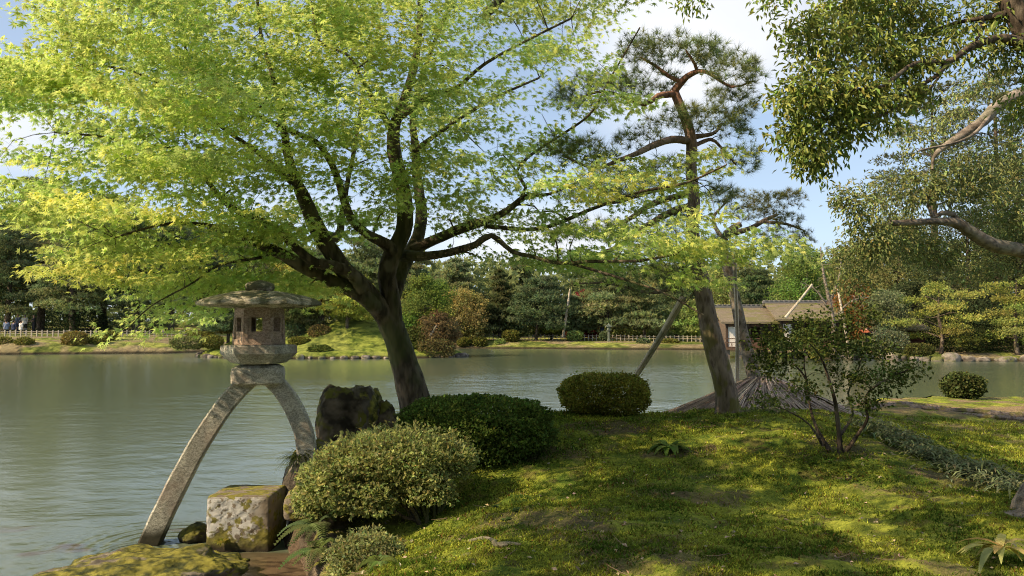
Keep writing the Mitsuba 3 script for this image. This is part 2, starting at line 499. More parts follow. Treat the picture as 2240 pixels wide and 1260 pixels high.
def inside_dist(poly, x, y):
    """Signed distance to a polygon, positive inside."""
    p = np.stack([np.ravel(x), np.ravel(y)], -1).astype(float)
    best = np.full(len(p), 1e9)
    inn = np.zeros(len(p), bool)
    for a, b in zip(poly, np.roll(poly, -1, 0)):
        ab = b - a
        t = np.clip(((p - a) @ ab) / (ab @ ab), 0, 1)
        best = np.minimum(best, np.linalg.norm(p - a - t[:, None] * ab, axis=1))
        cr = ((a[1] > p[:, 1]) != (b[1] > p[:, 1])) & (p[:, 0] < (b[0] - a[0]) * (p[:, 1] - a[1]) / (b[1] - a[1] + 1e-12) + a[0])
        inn ^= cr
    return np.where(inn, best, -best).reshape(np.shape(x))


CTRL = [P(*q) for q in [(900, 1260, 5.2), (1300, 1260, 4.9), (1800, 1260, 4.8), (2240, 1260, 4.9), (1100, 1130, 6.6), (1400, 1080, 7.4), (1800, 1100, 7.0), (2200, 1130, 6.1), (1840, 990, 8.3),
                        (1450, 975, 9.0), (1150, 965, 9.3), (1590, 905, 11.0), (1300, 908, 10.8), (1050, 908, 10.3), (1800, 902, 11.0), (1900, 930, 10.0), (2050, 1000, 8.6), (2240, 1080, 7.2),
                        (2150, 985, 9.6), (2000, 945, 11.5), (2240, 935, 12.5), (2100, 895, 16.0), (2240, 890, 17.0), (1950, 893, 14.0), (2100, 872, 20.0), (915, 1130, 7.5), (735, 1190, 7.2),
                        (790, 1250, 6.2), (690, 985, 8.8), (790, 965, 9.3), (910, 905, 10.6), (1450, 905, 11.5)]] + \
       [np.array(q) for q in [(0, 0, .6), (-1, -8, .6), (10, -8, .6), (4, 2, .66), (10, 4, .6), (14, 12, .5), (20, 18, .4), (1.5, 3, .64), (-1, 3, .5)]]
CTRL = np.array(CTRL)
RBF = RBFInterpolator(CTRL[:, :2], CTRL[:, 2], kernel='thin_plate_spline', smoothing=0.01)


def near_h(x, y, detail=True):
    x, y = np.asarray(x, float), np.asarray(y, float)
    q = np.stack([x.ravel(), y.ravel()], -1)
    z = np.clip(RBF(q).reshape(x.shape), 0.2, 1.15)
    sd = inside_dist(EDGE, x, y) + 0.25 * (meshkit.fbm(np.stack([x * 1.7, y * 1.7, 0 * x], -1), 3, seed=5) - 0.5)
    steep = np.where(x < -0.5, 2.6, 0.75)
    prof = -0.25 + np.clip(sd + 0.1, -0.6, 9) * steep
    k = 0.07
    h = np.clip(0.5 + 0.5 * (prof - z) / k, 0, 1)
    z = prof * (1 - h) + z * h - k * h * (1 - h)
    if detail:
        p3 = np.stack([x, y, 0 * x], -1)
        z = z + 0.05 * (meshkit.fbm(p3 * 1.6, 3, seed=1) - 0.5) + 0.085 * (meshkit.fbm(p3 * 4.5, 3, seed=2) - 0.5) + 0.03 * (meshkit.noise(p3 * 11, 7) - 0.5) + 0.018 * (meshkit.fbm(p3 * 20, 2, seed=3) - 0.5)
    return z


def axis_grid(spans):
    out = []
    for a, b, s in spans:
        out.append(np.linspace(a, b, max(2, int(round((b - a) / s)) + 1))[:-1])
    return np.concatenate(out + [[spans[-1][1]]])


def height_mesh(xs, ys, fn):
    X, Y = np.meshgrid(xs, ys)
    Z = fn(X, Y)
    v = np.stack([X, Y, Z], -1).reshape(-1, 3)
    nx, ny = len(xs), len(ys)
    i, j = np.meshgrid(np.arange(ny - 1), np.arange(nx - 1), indexing='ij')
    q = np.stack([i * nx + j, i * nx + j + 1, (i + 1) * nx + j + 1, (i + 1) * nx + j], -1).reshape(-1, 4)
    return Mesh().add(v, np.vstack([q[:, [0, 1, 2]], q[:, [0, 2, 3]]]), None, v[:, :2] * 0.1)


structure('moss_ground', height_mesh(axis_grid([(-4, -3, 0.3), (-3, 5, 0.055), (5, 9, 0.1), (9, 26, 0.5)]), axis_grid([(-14, 3.5, 0.7), (3.5, 9.5, 0.055), (9.5, 13.5, 0.07), (13.5, 24, 0.16)]), near_h), 'moss')

SHORE = np.array([(-300, 40), (-120, 56), (-60, 60), (-40, 63), (-29, 66), (-24, 73), (-15, 80), (-5, 81.5), (5, 79), (12, 77), (19, 75.5), (21.5, 64), (19.5, 56), (24, 52.8), (30, 51), (38, 50), (60, 47),
                  (120, 45), (300, 40), (300, 900), (-300, 900)], float)
ISC, ISR = np.array([-13.4, 60.0]), np.array([9.9, 5.4])


def far_h(x, y):
    p3 = np.stack([x, y, 0 * x], -1)
    sd = inside_dist(SHORE, x, y) + 1.2 * (meshkit.fbm(p3 * 0.35, 3, seed=4) - 0.5)
    bank = np.interp(x, [-40, -20, 0, 22, 30], [1.15, 0.9, 0.72, 0.55, 0.55])
    z = np.where(sd > 0, bank * (1 - np.exp(-np.maximum(sd, 0) / 1.6)) + 0.012 * np.maximum(sd, 0) + 0.02 * np.clip(sd - 4, 0, 30) * (x < -15) + 0.10 * np.clip(sd - 3, 0, 25) * np.clip((x - 26) / 10, 0, 1), np.maximum(-0.6, sd * 0.5 - 0.05))
    e = np.sqrt(((x - ISC[0]) / ISR[0]) ** 2 + ((y - ISC[1]) / ISR[1]) ** 2) + 0.15 * (meshkit.fbm(p3 * 0.5, 2, seed=9) - 0.5)
    isl = np.where(e < 1, 0.38 * np.clip((1 - e) / 0.05, 0, 1) + (2.5 * np.exp(-(((x + 12.0) / 4.8) ** 2 + ((y - 61) / 3.4) ** 2)) + 1.0 * np.exp(-(((x + 20.5) / 2.6) ** 2 + ((y - 60) / 3.0) ** 2))) * np.clip((1 - e) * 3, 0, 1), -0.6)
    return np.maximum(z, isl) + np.where(np.maximum(z, isl) > 0, 0.10, 0.0) * (meshkit.fbm(p3 * 1.3, 3, seed=6) - 0.5)


structure('ground', height_mesh(axis_grid([(-300, -60, 12), (-60, 45, 0.55), (45, 300, 12)]), axis_grid([(38, 52, 0.8), (52, 92, 0.5), (92, 130, 4), (130, 900, 70)]), far_h), 'lawn')
structure('water', Mesh().add([[-300, -40, 0], [300, -40, 0], [300, 95, 0], [-300, 95, 0]], [[0, 1, 2], [0, 2, 3]], None, np.array([[0, 0], [1, 0], [1, 1], [0, 1]], float) * [600, 135]), 'water_surface', False)


def hN(x, y):
    return float(near_h(np.array([x]), np.array([y]))[0])


def hF(x, y):
    return float(far_h(np.array([x]), np.array([y]))[0])


# ------------------------------------------------------------------ moss tufts (uncountable)
def moss_tufts():
    m = Mesh()
    g = np.random.default_rng(21)
    n = 390000
    y = 4.3 + (13.0 - 4.3) * g.random(n) ** 1.9
    x = -2.2 + (g.random(n)) * (0.68 * y + 2.5)
    p3 = np.stack([x, y, 0 * x], -1)
    dens = meshkit.fbm(p3 * 2.2, 3, seed=31)
    keep = g.random(n) < np.clip((dens - 0.33) * 4.5, 0.05, 1) * 0.72
    x, y, dens = x[keep], y[keep], dens[keep]
    z = near_h(x, y)
    ok = z > 0.34
    x, y, z, dens = x[ok], y[ok], z[ok], dens[ok]
    n = len(x)
    h = g.uniform(0.010, 0.030, n) * (0.65 + y / 12)
    w = g.uniform(0.0025, 0.006, n) * (0.7 + y / 9)
    a = g.random(n) * 2 * np.pi
    side = np.stack([np.cos(a), np.sin(a), 0 * a], -1) * w[:, None]
    base = np.stack([x, y, z - 0.003], -1)
    tip = base + np.stack([g.normal(0, 0.6, n) * h, g.normal(0, 0.6, n) * h, h], -1)
    v = np.stack([base + side, base - side, tip], 1).reshape(-1, 3)
    t = np.clip((meshkit.fbm(np.stack([x, y, 0 * x], -1) * 3.1, 3, seed=33) - 0.3) * 2.5, 0, 1)[:, None]
    c = (np.array([0.075, 0.13, 0.018]) * (1 - t) + np.array([0.305, 0.34, 0.048]) * t) * np.exp(g.normal(0, 0.42, (n, 1)))
    br = g.random(n) < 0.08
    c[br] = np.array([0.17, 0.095, 0.03]) * np.exp(g.normal(0, 0.3, (br.sum(), 1)))
    m.add(v, np.arange(3 * n).reshape(-1, 3), np.repeat(np.clip(c, 0, .8), 3, 0))
    return m


k = fresh('moss_tufts')
put(k, moss_tufts(), 'leaf_far')
labels[k] = {'label': 'fuzzy yellow green moss covering the mound', 'category': 'moss', 'kind': 'stuff'}


def litter():
    m = Mesh()
    g = np.random.default_rng(23)
    n = 620
    y = 4.4 + 7.5 * g.random(n) ** 1.4
    x = -1.3 + g.random(n) * (0.66 * y + 1.3)
    z = near_h(x, y)
    pos = np.stack([x, y, z + 0.012], -1)
    R = frames(rdir(n, g) * [1, 1, 0.25], np.array([0, 0, 1.0]) + g.normal(0, 0.35, (n, 3)))
    col = tint((0.36, 0.28, 0.2), n, 0.35, 0.1, g)
    scatter(m, *OVAL, pos, R, g.uniform(0.02, 0.05, n), col)
    for _ in range(60):
        a = g.integers(0, n)
        d = unit(g.normal(size=3) * [1, 1, 0.05])
        tube(m, [pos[a], pos[a] + d * 0.07, pos[a] + d * 0.15 + [0, 0, .01]], [0.003, 0.003, 0.002], 4, color=(0.2, 0.15, 0.1))
    return m


k = fresh('leaf_litter')
put(k, litter(), 'plain')
labels[k] = {'label': 'fallen dry leaves and twigs strewn over the moss', 'category': 'leaf litter', 'kind': 'stuff'}


# ------------------------------------------------------------------ rocks
def rock_mesh(center, radii, seed, rough=0.25, freq=1.6, boxy=0.0, sub=4, rot=0.0):
    s = trimesh.creation.icosphere(subdivisions=sub)
    v = np.array(s.vertices)
    if boxy:
        e = 2 + boxy
        v = v / (np.abs(v) ** e).sum(1, keepdims=True) ** (1 / e)
    n = unit(v)
    v = v * (1 + rough * 2 * (meshkit.fbm(n * freq + seed * 3.7, 4, seed=seed) - 0.5))[:, None]
    r = meshkit.fbm(n * freq * 3 + seed, 3, seed=seed + 40) - 0.5
    v = v * (1 + rough * 0.4 * r)[:, None]
    v = v * np.asarray(radii)
    c, sn = math.cos(rot), math.sin(rot)
    v = v @ np.array([[c, sn, 0], [-sn, c, 0], [0, 0, 1]])
    return Mesh().add(v + np.asarray(center), s.faces)


def rock(name, label, center, radii, mat, seed, **kw):
    k = thing(name, label, 'rock', kw.pop('group', None))
    put(k, rock_mesh(center, radii, seed, **kw), mat, True)
    return k


rock('flat_rock', 'flat mossy rock lying in the water at the bottom left corner', (-3.12, 6.78, 0.0), (0.80, 0.68, 0.27), 'rock_moss', 3, rough=0.34, freq=2.2, boxy=0.8, sub=5)
rock('small_rock', 'small mossy stone in the water left of the square pillar', (-3.27, 8.35, 0.03), (0.16, 0.17, 0.12), 'rock_moss', 5)
rock('tall_rock', 'tall dark flat topped boulder behind the short lantern leg', (-1.95, 9.25, 0.92), (0.28, 0.29, 0.56), 'rock_dark', 8, rough=0.2, freq=1.8, boxy=2.5, sub=5, rot=0.25)
rock('tall_rock', 'hump backed boulder with yellow moss crown beside the flat topped one', (-1.72, 9.32, 1.0), (0.20, 0.28, 0.54), 'rock_moss', 12, rough=0.24, freq=1.8, boxy=0.8, sub=5)
rock('tall_rock', 'dark rock knob between the tall boulders and the maple', (-1.49, 9.35, 0.95), (0.15, 0.2, 0.38), 'rock_dark', 17, rough=0.3, sub=4)
rock('tall_rock', 'low dark rock sloping down to the clipped hedge', (-1.42, 9.2, 0.82), (0.30, 0.26, 0.28), 'rock_dark', 19, rough=0.3, sub=4)
rock('foot_rock', 'mossy rock carrying the short leg of the lantern', (-2.12, 8.75, 0.42), (0.34, 0.4, 0.52), 'rock_moss', 14, rough=0.24, boxy=0.6)
rock('bank_stone', 'square cut bank stone jutting out under the azalea', (-2.02, 7.95, 0.46), (0.20, 0.25, 0.12), 'pillar_stone', 21, rough=0.10, boxy=5, rot=0.1)
rock('bank_stone', 'brown flat bank stone below the azalea beside the jutting one', (-1.74, 7.72, 0.30), (0.24, 0.28, 0.26), 'rock_dark', 24, rough=0.18, boxy=2)
rock('bank_stone', 'dark bank stone behind the ferns at the water line', (-1.62, 7.3, 0.12), (0.22, 0.3, 0.24), 'rock_dark', 26, rough=0.25)
rock('bank_stone', 'low wet bank stone nearest the bottom edge of the photo', (-1.52, 6.85, 0.05), (0.2, 0.25, 0.2), 'rock_dark', 29, rough=0.25)
rock('half_buried_stone', 'small rounded stone half buried in the moss beside the roots', P(1025, 1222, 5.5) - [0, 0, 0.01], (0.055, 0.05, 0.05), 'far_stone', 33)

# square stone pillar
k = thing('stone_pillar', 'square stone pillar with white lichen and moss standing in the water', 'stone block')
b = trimesh.creation.box((0.63, 0.60, 0.82))
for _ in range(5):
    b = b.subdivide()
v = np.array(b.vertices) / [0.315, 0.30, 0.41]
e = 22
v = v / ((np.abs(v) ** e).sum(1, keepdims=True) ** (1 / e)) * 1.0
v = np.clip(v, -1, 1) * [0.315, 0.30, 0.41]
nn = unit(v)
v = v + nn * ((meshkit.fbm(v * 9, 4, seed=3) - 0.5) * 0.035)[:, None]
put(k, Mesh().add(v + [-2.69, 8.2, 0.13], b.faces), 'pillar_stone', 45)

# ------------------------------------------------------------------ stone lantern
LX, LY = -2.666, 8.4
TH = math.radians(11)
LAN = thing('stone_lantern', 'two legged granite lantern with hexagonal roof standing in the pond', 'stone lantern')


def hexpts(r, th=TH, n=6):
    a = th + np.arange(n) * 2 * np.pi / n
    return np.stack([np.cos(a), np.sin(a)], -1) * r


def loft(rings, cx=LX, cy=LY):
    """Closed solid from rings [(pts2d, z or z per point)]."""
    n = len(rings[0][0])
    v = [np.column_stack([p, np.broadcast_to(z, (n,))]) for p, z in rings]
    v = np.vstack(v + [[[0, 0, np.mean(rings[0][1])]], [[0, 0, np.mean(rings[-1][1])]]]) + [cx, cy, 0]
    f = []
    for i in range(len(rings) - 1):
        for j in range(n):
            a, b2 = i * n + j, i * n + (j + 1) % n
            f += [[a, b2, b2 + n], [a, b2 + n, a + n]]
    nb = len(rings) * n
    for j in range(n):
        f += [[nb, (j + 1) % n, j], [nb + 1, (len(rings) - 1) * n + j, (len(rings) - 1) * n + (j + 1) % n]]
    return trimesh.Trimesh(v, f, process=False)


def roughen(t, amp, freq, seed, edge=0.03):
    t = t.subdivide_to_size(edge)
    v = np.array(t.vertices)
    t2 = trimesh.Trimesh(v, t.faces, process=True)
    v = np.array(t2.vertices)
    n = np.array(t2.vertex_normals)
    return Mesh().add(noise_disp(v, n, amp, freq, seed), t2.faces)


# roof: convex umbrella with six ridges
NR = 48


def roof_ring(r, corner):
    a = np.arange(NR) * 2 * np.pi / NR + TH
    loc = (np.arange(NR) % (NR // 6)) / (NR // 6) * (np.pi / 3) - np.pi / 6
    hexr = math.cos(math.pi / 6) / np.cos(loc)
    rr = r * ((1 - corner) * 0.95 + corner * hexr)
    return np.stack([np.cos(a), np.sin(a)], -1) * rr[:, None], (hexr - 0.866) / 0.134


rings = []
for r, z, c, lift in [(0.30, 2.405, 1, 0), (0.625, 2.418, 1, 0.02), (0.645, 2.428, 1, 0.022), (0.64, 2.452, 1, 0.022), (0.58, 2.492, 1, 0.014), (0.47, 2.530, 0.9, 0.008), (0.34, 2.560, 0.8, 0.004), (0.2, 2.578, 0.5, 0), (0.12, 2.58, 0.2, 0)]:
    p2, cr = roof_ring(r, c)
    rings.append((p2, z + (lift - 0.012) * cr))
part(LAN, 'roof', roughen(loft(rings), 0.008, 6, 2, 0.04), 'granite_roof', 32)
fin = [(0.10, 2.57), (0.14, 2.585), (0.153, 2.615), (0.145, 2.65), (0.11, 2.672), (0.06, 2.682), (0.02, 2.695)]
part(LAN, 'finial', roughen(loft([(np.stack([np.cos(np.arange(20) * np.pi / 10), np.sin(np.arange(20) * np.pi / 10)], -1) * r, z) for r, z in fin]), 0.008, 9, 4), 'granite_roof', 40)


# firebox with a window in each face
def manifold(t):
    t = trimesh.Trimesh(t.vertices, t.faces, process=True)
    t.fix_normals()
    return m3.Manifold(m3.Mesh(np.asarray(t.vertices, np.float32), np.asarray(t.faces, np.uint32)))


def boxm(sx, sy, sz, at, rz=0.0):
    return m3.Manifold.cube((sx, sy, sz), True).rotate((0, 0, math.degrees(rz))).translate(tuple(at))


fb = manifold(loft([(hexpts(0.272), 2.016), (hexpts(0.252), 2.408)])) - manifold(loft([(hexpts(0.185), 2.06), (hexpts(0.175), 2.37)]))
for q in range(6):
    a = TH + math.pi / 6 + q * math.pi / 3
    d = np.array([math.cos(a), math.sin(a), 0])
    rec = np.array([LX, LY, 2.20]) + d * 0.235
    fb = fb - boxm(0.030, 0.175, 0.225, rec + [0, 0, -0.015], a) - boxm(0.30, 0.115, 0.145, np.array([LX, LY, 2.225]) + d * 0.2, a)
fm = fb.to_mesh()
ft = trimesh.Trimesh(fm.vert_properties[:, :3], fm.tri_verts, process=True).subdivide_to_size(0.05)
part(LAN, 'firebox', Mesh().add(ft.vertices, ft.faces), 'granite_red', False)
part(LAN, 'platform', roughen(loft([(hexpts(0.24), 1.815), (hexpts(0.285), 1.828), (hexpts(0.375), 1.905), (hexpts(0.392), 1.925), (hexpts(0.388), 1.998), (hexpts(0.372), 2.012)]), 0.004, 8, 6), 'granite', 25)
blk = boxm(0.50, 0.40, 0.2, (0, 0, 0))
sq = [(math.copysign(1, math.cos(a)) * abs(math.cos(a)) ** 0.3, math.copysign(1, math.sin(a)) * abs(math.sin(a)) ** 0.3) for a in np.arange(40) * 2 * np.pi / 40]
sq = np.array(sq)
rot = np.array([[math.cos(TH), -math.sin(TH)], [math.sin(TH), math.cos(TH)]])
part(LAN, 'leg_block', roughen(loft([((sq * [0.235, 0.2]) @ rot.T, 1.60), ((sq * [0.258, 0.225]) @ rot.T, 1.62), ((sq * [0.262, 0.228]) @ rot.T, 1.73), ((sq * [0.25, 0.215]) @ rot.T, 1.775), ((sq * [0.205, 0.17]) @ rot.T, 1.803), ((sq * [0.1, 0.1]) @ rot.T, 1.806)]), 0.005, 7, 7), 'granite', 35)


def leg(path, sign, wid, thick):
    """Swept chamfered bar in the lantern's leg plane."""
    out = np.array([math.cos(TH), math.sin(TH), 0]) * sign
    per = np.array([-math.sin(TH), math.cos(TH), 0])
    p, r = curve([(s, 0, z) for s, z in path], np.ones(len(path)), 0.05)
    t = unit(np.gradient(p, axis=0))
    n = np.stack([-t[:, 2], 0 * t[:, 0], t[:, 0]], -1)
    n = n * np.where(n[:, :1] < 0, -1, 1)
    ch = 0.18
    sec = [(1, 1 - ch), (1 - ch, 1), (-1 + ch, 1), (-1, 1 - ch), (-1, -1 + ch), (-1 + ch, -1), (1 - ch, -1), (1, -1 + ch)]
    rings2 = []
    for k2 in range(len(p)):
        w = np.interp(k2 / (len(p) - 1), [0, 1], wid) / 2
        h = np.interp(k2 / (len(p) - 1), [0, 1], thick) / 2
        base = np.array([LX, LY, 0]) + out * p[k2, 0] + np.array([0, 0, p[k2, 2]])
        nn2 = out * n[k2, 0] + np.array([0, 0, n[k2, 2]])
        rings2.append([base + nn2 * a * h + per * b3 * w for a, b3 in sec])
    v = np.array(rings2).reshape(-1, 3)
    s, f = 8, []
    for i in range(len(p) - 1):
        for j in range(s):
            a, b3 = i * s + j, i * s + (j + 1) % s
            f += [[a, b3, b3 + s], [a, b3 + s, a + s]]
    f += [[0, j + 1, j] for j in range(1, s - 1)] + [[len(v) - s, len(v) - s + j, len(v) - s + j + 1] for j in range(1, s - 1)]
    t3 = trimesh.Trimesh(v, f, process=False)
    t3.fix_normals()
    return roughen(t3, 0.006, 6, 9 + sign, 0.04)


part(LAN, 'leg', leg([(0.07, 1.66), (0.20, 1.54), (0.36, 1.335), (0.58, 0.98), (0.78, 0.58), (0.93, 0.25), (1.04, -0.02), (1.10, -0.2)], -1, (0.20, 0.215), (0.18, 0.21)), 'granite', 28)
part(LAN, 'leg', leg([(0.12, 1.66), (0.24, 1.54), (0.36, 1.35), (0.46, 1.12), (0.50, 0.92), (0.51, 0.78)], 1, (0.20, 0.21), (0.17, 0.20)), 'granite', 28)


# ------------------------------------------------------------------ trees near
class Skeleton:
    """Limbs of one tree: traced ones first, then twigs that join to the nearest wood."""

    def __init__(self):
        self.p, self.r, self.mesh, self.twigs = [], [], Mesh(), Mesh()

    def limb(self, pts, rad, sides=10, rough=0.14, seed=1, step=0.1, mesh=None):
        p, r = curve(pts, rad, step)
        tube(mesh or self.mesh, p, r, sides, rough, seed=seed)
        self.p.append(p)
        self.r.append(r)

    def attach(self, targets, r0=0.012, sag=0.08, g=None, origin=None, split=0.0, ratio=0.6):
        """Twigs from the wood to the targets, nearest first, each new twig becoming wood too."""
        g = g or rng
        targets = np.asarray(targets)
        pts, rad = np.vstack(self.p), np.concatenate(self.r)
        order = np.argsort(cKDTree(pts).query(targets)[0])
        new_p, new_r = [], []
        tree, cnt = cKDTree(pts), len(pts)
        for idx in order:
            t = targets[idx]
            if len(new_p) > 40:
                pts = np.vstack([pts] + new_p)
                rad = np.concatenate([rad] + new_r)
                new_p, new_r = [], []
                tree = cKDTree(pts)
            kk = tree.query(t, min(10, len(pts)))[1]
            d = np.linalg.norm(pts[kk] - t, axis=1)
            rise = (pts[kk][:, 2] - t[2])
            best = kk[np.argmin(d + 0.5 * np.maximum(rise, 0))]
            a = pts[best]
            L = np.linalg.norm(t - a)
            if L < 0.02:
                continue
            mid = a + (t - a) * 0.5 + g.normal(0, 0.08, 3) * L + np.array([0, 0, 0.08 * L])
            rr = min(rad[best] * ratio, r0 + 0.006 * L)
            p, r = curve([a, mid, t], [rr, rr * 0.7, max(rr * 0.3, 0.0018)], max(0.12, L / 5))
            tube(self.twigs, p, r, 5 if rr > 0.008 else 3, seed=3, cap=False)
            new_p.append(p[1:])
            new_r.append(r[1:])


def in_poly(poly, x, y):
    return inside_dist(np.asarray(poly, float), np.asarray(x, float), np.asarray(y, float)) > 0


# ---- the maple
MD = 10.5
maple = thing('maple_tree', 'large bright yellow green maple with dark forked trunk beside the lantern', 'tree')
sk = Skeleton()


def tr(pts):
    """[(px, py, distance, width in px)] -> points and radii."""
    return [P(x, y, d) for x, y, d, w in pts], [w * d / FPX / 2.25 for x, y, d, w in pts]


trunk_m = Mesh()
sk.limb(*tr([(922, 935, 10.6, 104), (908, 880, 10.55, 80), (888, 815, 10.5, 69), (868, 745, 10.5, 63), (852, 700, 10.5, 60), (842, 672, 10.5, 50)]), sides=18, rough=0.2, seed=2, step=0.06, mesh=trunk_m)
limbs_m = Mesh()
for i, q in enumerate([
    [(860, 725, 10.5, 50), (855, 650, 10.45, 45), (845, 605, 10.4, 45), (856, 560, 10.4, 44), (882, 510, 10.4, 41), (886, 470, 10.4, 40), (878, 400, 10.5, 36), (862, 330, 10.5, 36), (862, 280, 10.5, 30), (880, 230, 10.5, 24), (905, 150, 10.5, 20), (918, 60, 10.5, 16), (920, -60, 10.5, 13), (930, -200, 10.5, 8)],
    [(858, 660, 10.5, 38), (872, 605, 10.7, 37), (893, 560, 10.9, 36), (915, 515, 11.1, 31), (922, 460, 11.3, 28), (912, 390, 11.5, 24), (908, 320, 11.6, 20), (905, 240, 11.8, 16), (940, 120, 12, 11), (990, 0, 12.2, 8)],
    [(858, 715, 10.5, 50), (822, 662, 10.35, 50), (790, 625, 10.2, 48), (752, 590, 10.0, 46), (718, 540, 9.9, 43), (690, 495, 9.9, 42), (672, 450, 9.9, 34), (645, 390, 9.8, 26), (628, 330, 9.8, 22), (620, 270, 9.8, 17), (600, 180, 9.7, 12), (570, 70, 9.7, 9), (560, -60, 9.7, 6)],
    [(838, 690, 10.4, 40), (790, 645, 10.1, 38), (720, 612, 9.9, 34), (650, 575, 9.7, 33), (600, 548, 9.6, 29), (540, 520, 9.4, 22), (500, 505, 9.2, 17), (430, 490, 8.9, 10), (350, 492, 8.6, 7), (250, 520, 8.3, 5)],
    [(795, 632, 10.0, 36), (770, 600, 9.8, 31), (730, 582, 9.6, 27), (690, 575, 9.5, 24), (650, 545, 9.4, 22), (600, 500, 9.3, 20), (545, 472, 9.2, 17), (500, 450, 9.1, 14), (440, 380, 9.0, 13), (400, 345, 8.9, 11), (360, 318, 8.8, 9), (300, 322, 8.5, 8), (230, 300, 8.4, 6), (120, 290, 8.4, 4)],
    [(860, 555, 10.4, 38), (845, 535, 10.2, 30), (800, 510, 10.0, 24), (770, 480, 9.9, 22), (755, 445, 9.9, 20), (735, 380, 9.8, 17), (715, 340, 9.8, 16), (690, 310, 9.7, 15), (620, 280, 9.6, 12), (540, 240, 9.4, 9), (480, 205, 9.3, 8), (430, 165, 9.2, 7), (390, 60, 9.2, 5)],
    [(885, 560, 10.6, 32), (930, 560, 10.3, 22), (985, 552, 10.1, 19), (1040, 535, 9.9, 18), (1075, 515, 9.8, 14), (1120, 550, 9.6, 11), (1160, 560, 9.5, 10), (1220, 575, 9.2, 9), (1290, 572, 9.0, 8), (1400, 570, 8.7, 7), (1480, 555, 8.4, 5)],
    [(905, 545, 10.9, 30), (950, 525, 10.8, 26), (1010, 500, 10.7, 24), (1070, 480, 10.7, 20), (1110, 460, 10.6, 16), (1150, 430, 10.6, 14), (1200, 425, 10.5, 7), (1260, 400, 10.4, 5)],
    [(1130, 448, 10.6, 11), (1150, 410, 10.5, 9), (1130, 375, 10.5, 8), (1160, 340, 10.4, 7), (1220, 300, 10.2, 6), (1290, 250, 10.0, 6), (1330, 180, 9.8, 5), (1400, 60, 9.6, 3.5)],
    [(1060, 495, 10.7, 12), (1180, 500, 10.2, 10), (1300, 455, 9.6, 9), (1400, 420, 9.2, 7), (1500, 400, 8.8, 6), (1590, 360, 8.5, 4)],
    [(700, 510, 9.9, 26), (735, 520, 10.2, 24), (745, 500, 10.5, 18), (748, 470, 10.7, 16), (760, 400, 11, 12), (780, 300, 11.3, 10), (800, 150, 11.5, 7)],
    [(868, 300, 10.5, 22), (830, 240, 10.3, 14), (790, 170, 10.1, 10), (760, 120, 10, 8), (700, 90, 9.9, 6), (680, 0, 9.8, 4)],
    [(870, 260, 10.5, 18), (940, 210, 10.2, 13), (1000, 190, 10.0, 10), (1060, 140, 9.8, 8), (1150, 90, 9.5, 6), (1250, 40, 9.2, 5)],
    [(905, 330, 11.5, 14), (990, 270, 11.3, 9), (1080, 215, 11.1, 7), (1180, 170, 10.9, 5)],
    [(640, 400, 9.8, 18), (560, 330, 9.5, 12), (500, 290, 9.2, 9), (430, 240, 9, 8), (300, 160, 8.8, 6), (180, 140, 8.7, 4)],
    [(600, 545, 9.6, 11), (575, 562, 9.4, 8), (480, 580, 9.1, 6), (420, 620, 8.7, 4.5), (330, 670, 8.3, 3.5), (280, 720, 8.1, 2.5)],
    [(1240, 574, 9.2, 8), (1330, 600, 8.8, 7), (1450, 640, 8.4, 5), (1540, 690, 8.2, 4)],
    [(1060, 30, 12, 26), (1090, 5, 12, 24), (1120, -40, 12, 18)],
]):
    sk.limb(*tr(q), sides=12 if q[0][3] > 30 else 8, rough=0.16, seed=5 + i, mesh=limbs_m)

CROWN = [(-60, 120), (40, 110), (110, 150), (160, 150), (120, 110), (95, 50), (120, -60), (300, -260), (600, -380), (1000, -360), (1300, -220), (1400, -60), (1405, 10), (1450, 60), (1400, 75), (1360, 130), (1340, 190),
         (1420, 240), (1440, 300), (1520, 330), (1580, 318), (1660, 325), (1640, 375), (1580, 410), (1560, 450), (1600, 480), (1570, 505), (1650, 505), (1745, 545), (1690, 580), (1600, 600), (1570, 640), (1610, 700),
         (1560, 740), (1520, 690), (1450, 620), (1390, 600), (1300, 610), (1200, 575), (1100, 565), (1040, 590), (980, 560), (930, 500), (870, 470), (800, 520), (720, 600), (720, 660), (640, 660), (560, 640), (470, 680), (400, 720),
         (300, 745), (250, 745), (300, 650), (240, 660), (160, 640), (120, 600), (95, 570), (150, 520), (100, 520), (40, 500), (-40, 470), (-50, 380), (30, 400), (120, 400), (40, 350), (0, 300), (-60, 300)]
HOLES = [((85, 275), (75, 42), 1.0), ((30, 215), (40, 25), 0.5), ((858, 30), (48, 26), 0.95), ((1190, 235), (45, 38), 0.8), ((905, 485), (62, 40), 0.95), ((1060, 330), (70, 40), 0.55), ((665, 290), (45, 25), 0.6), ((1010, 520), (70, 25), 0.7),
         ((1240, 70), (50, 40), 0.7), ((1220, 350), (60, 30), 0.5), ((1290, 470), (60, 40), 0.7), ((1080, 420), (55, 35), 0.6), ((1450, 470), (60, 40), 0.7), ((420, 480), (25, 12), 0.8), ((790, 430), (50, 60), 0.4), ((880, 300), (45, 90), 0.6),
         ((1480, 450), (50, 30), 0.8), ((1380, 300), (50, 30), 0.6), ((250, 290), (25, 12), 0.9), ((840, 580), (110, 60), 0.97), ((930, 420), (50, 60), 0.55), ((700, 480), (50, 60), 0.45), ((60, 560), (60, 40), 0.0)]


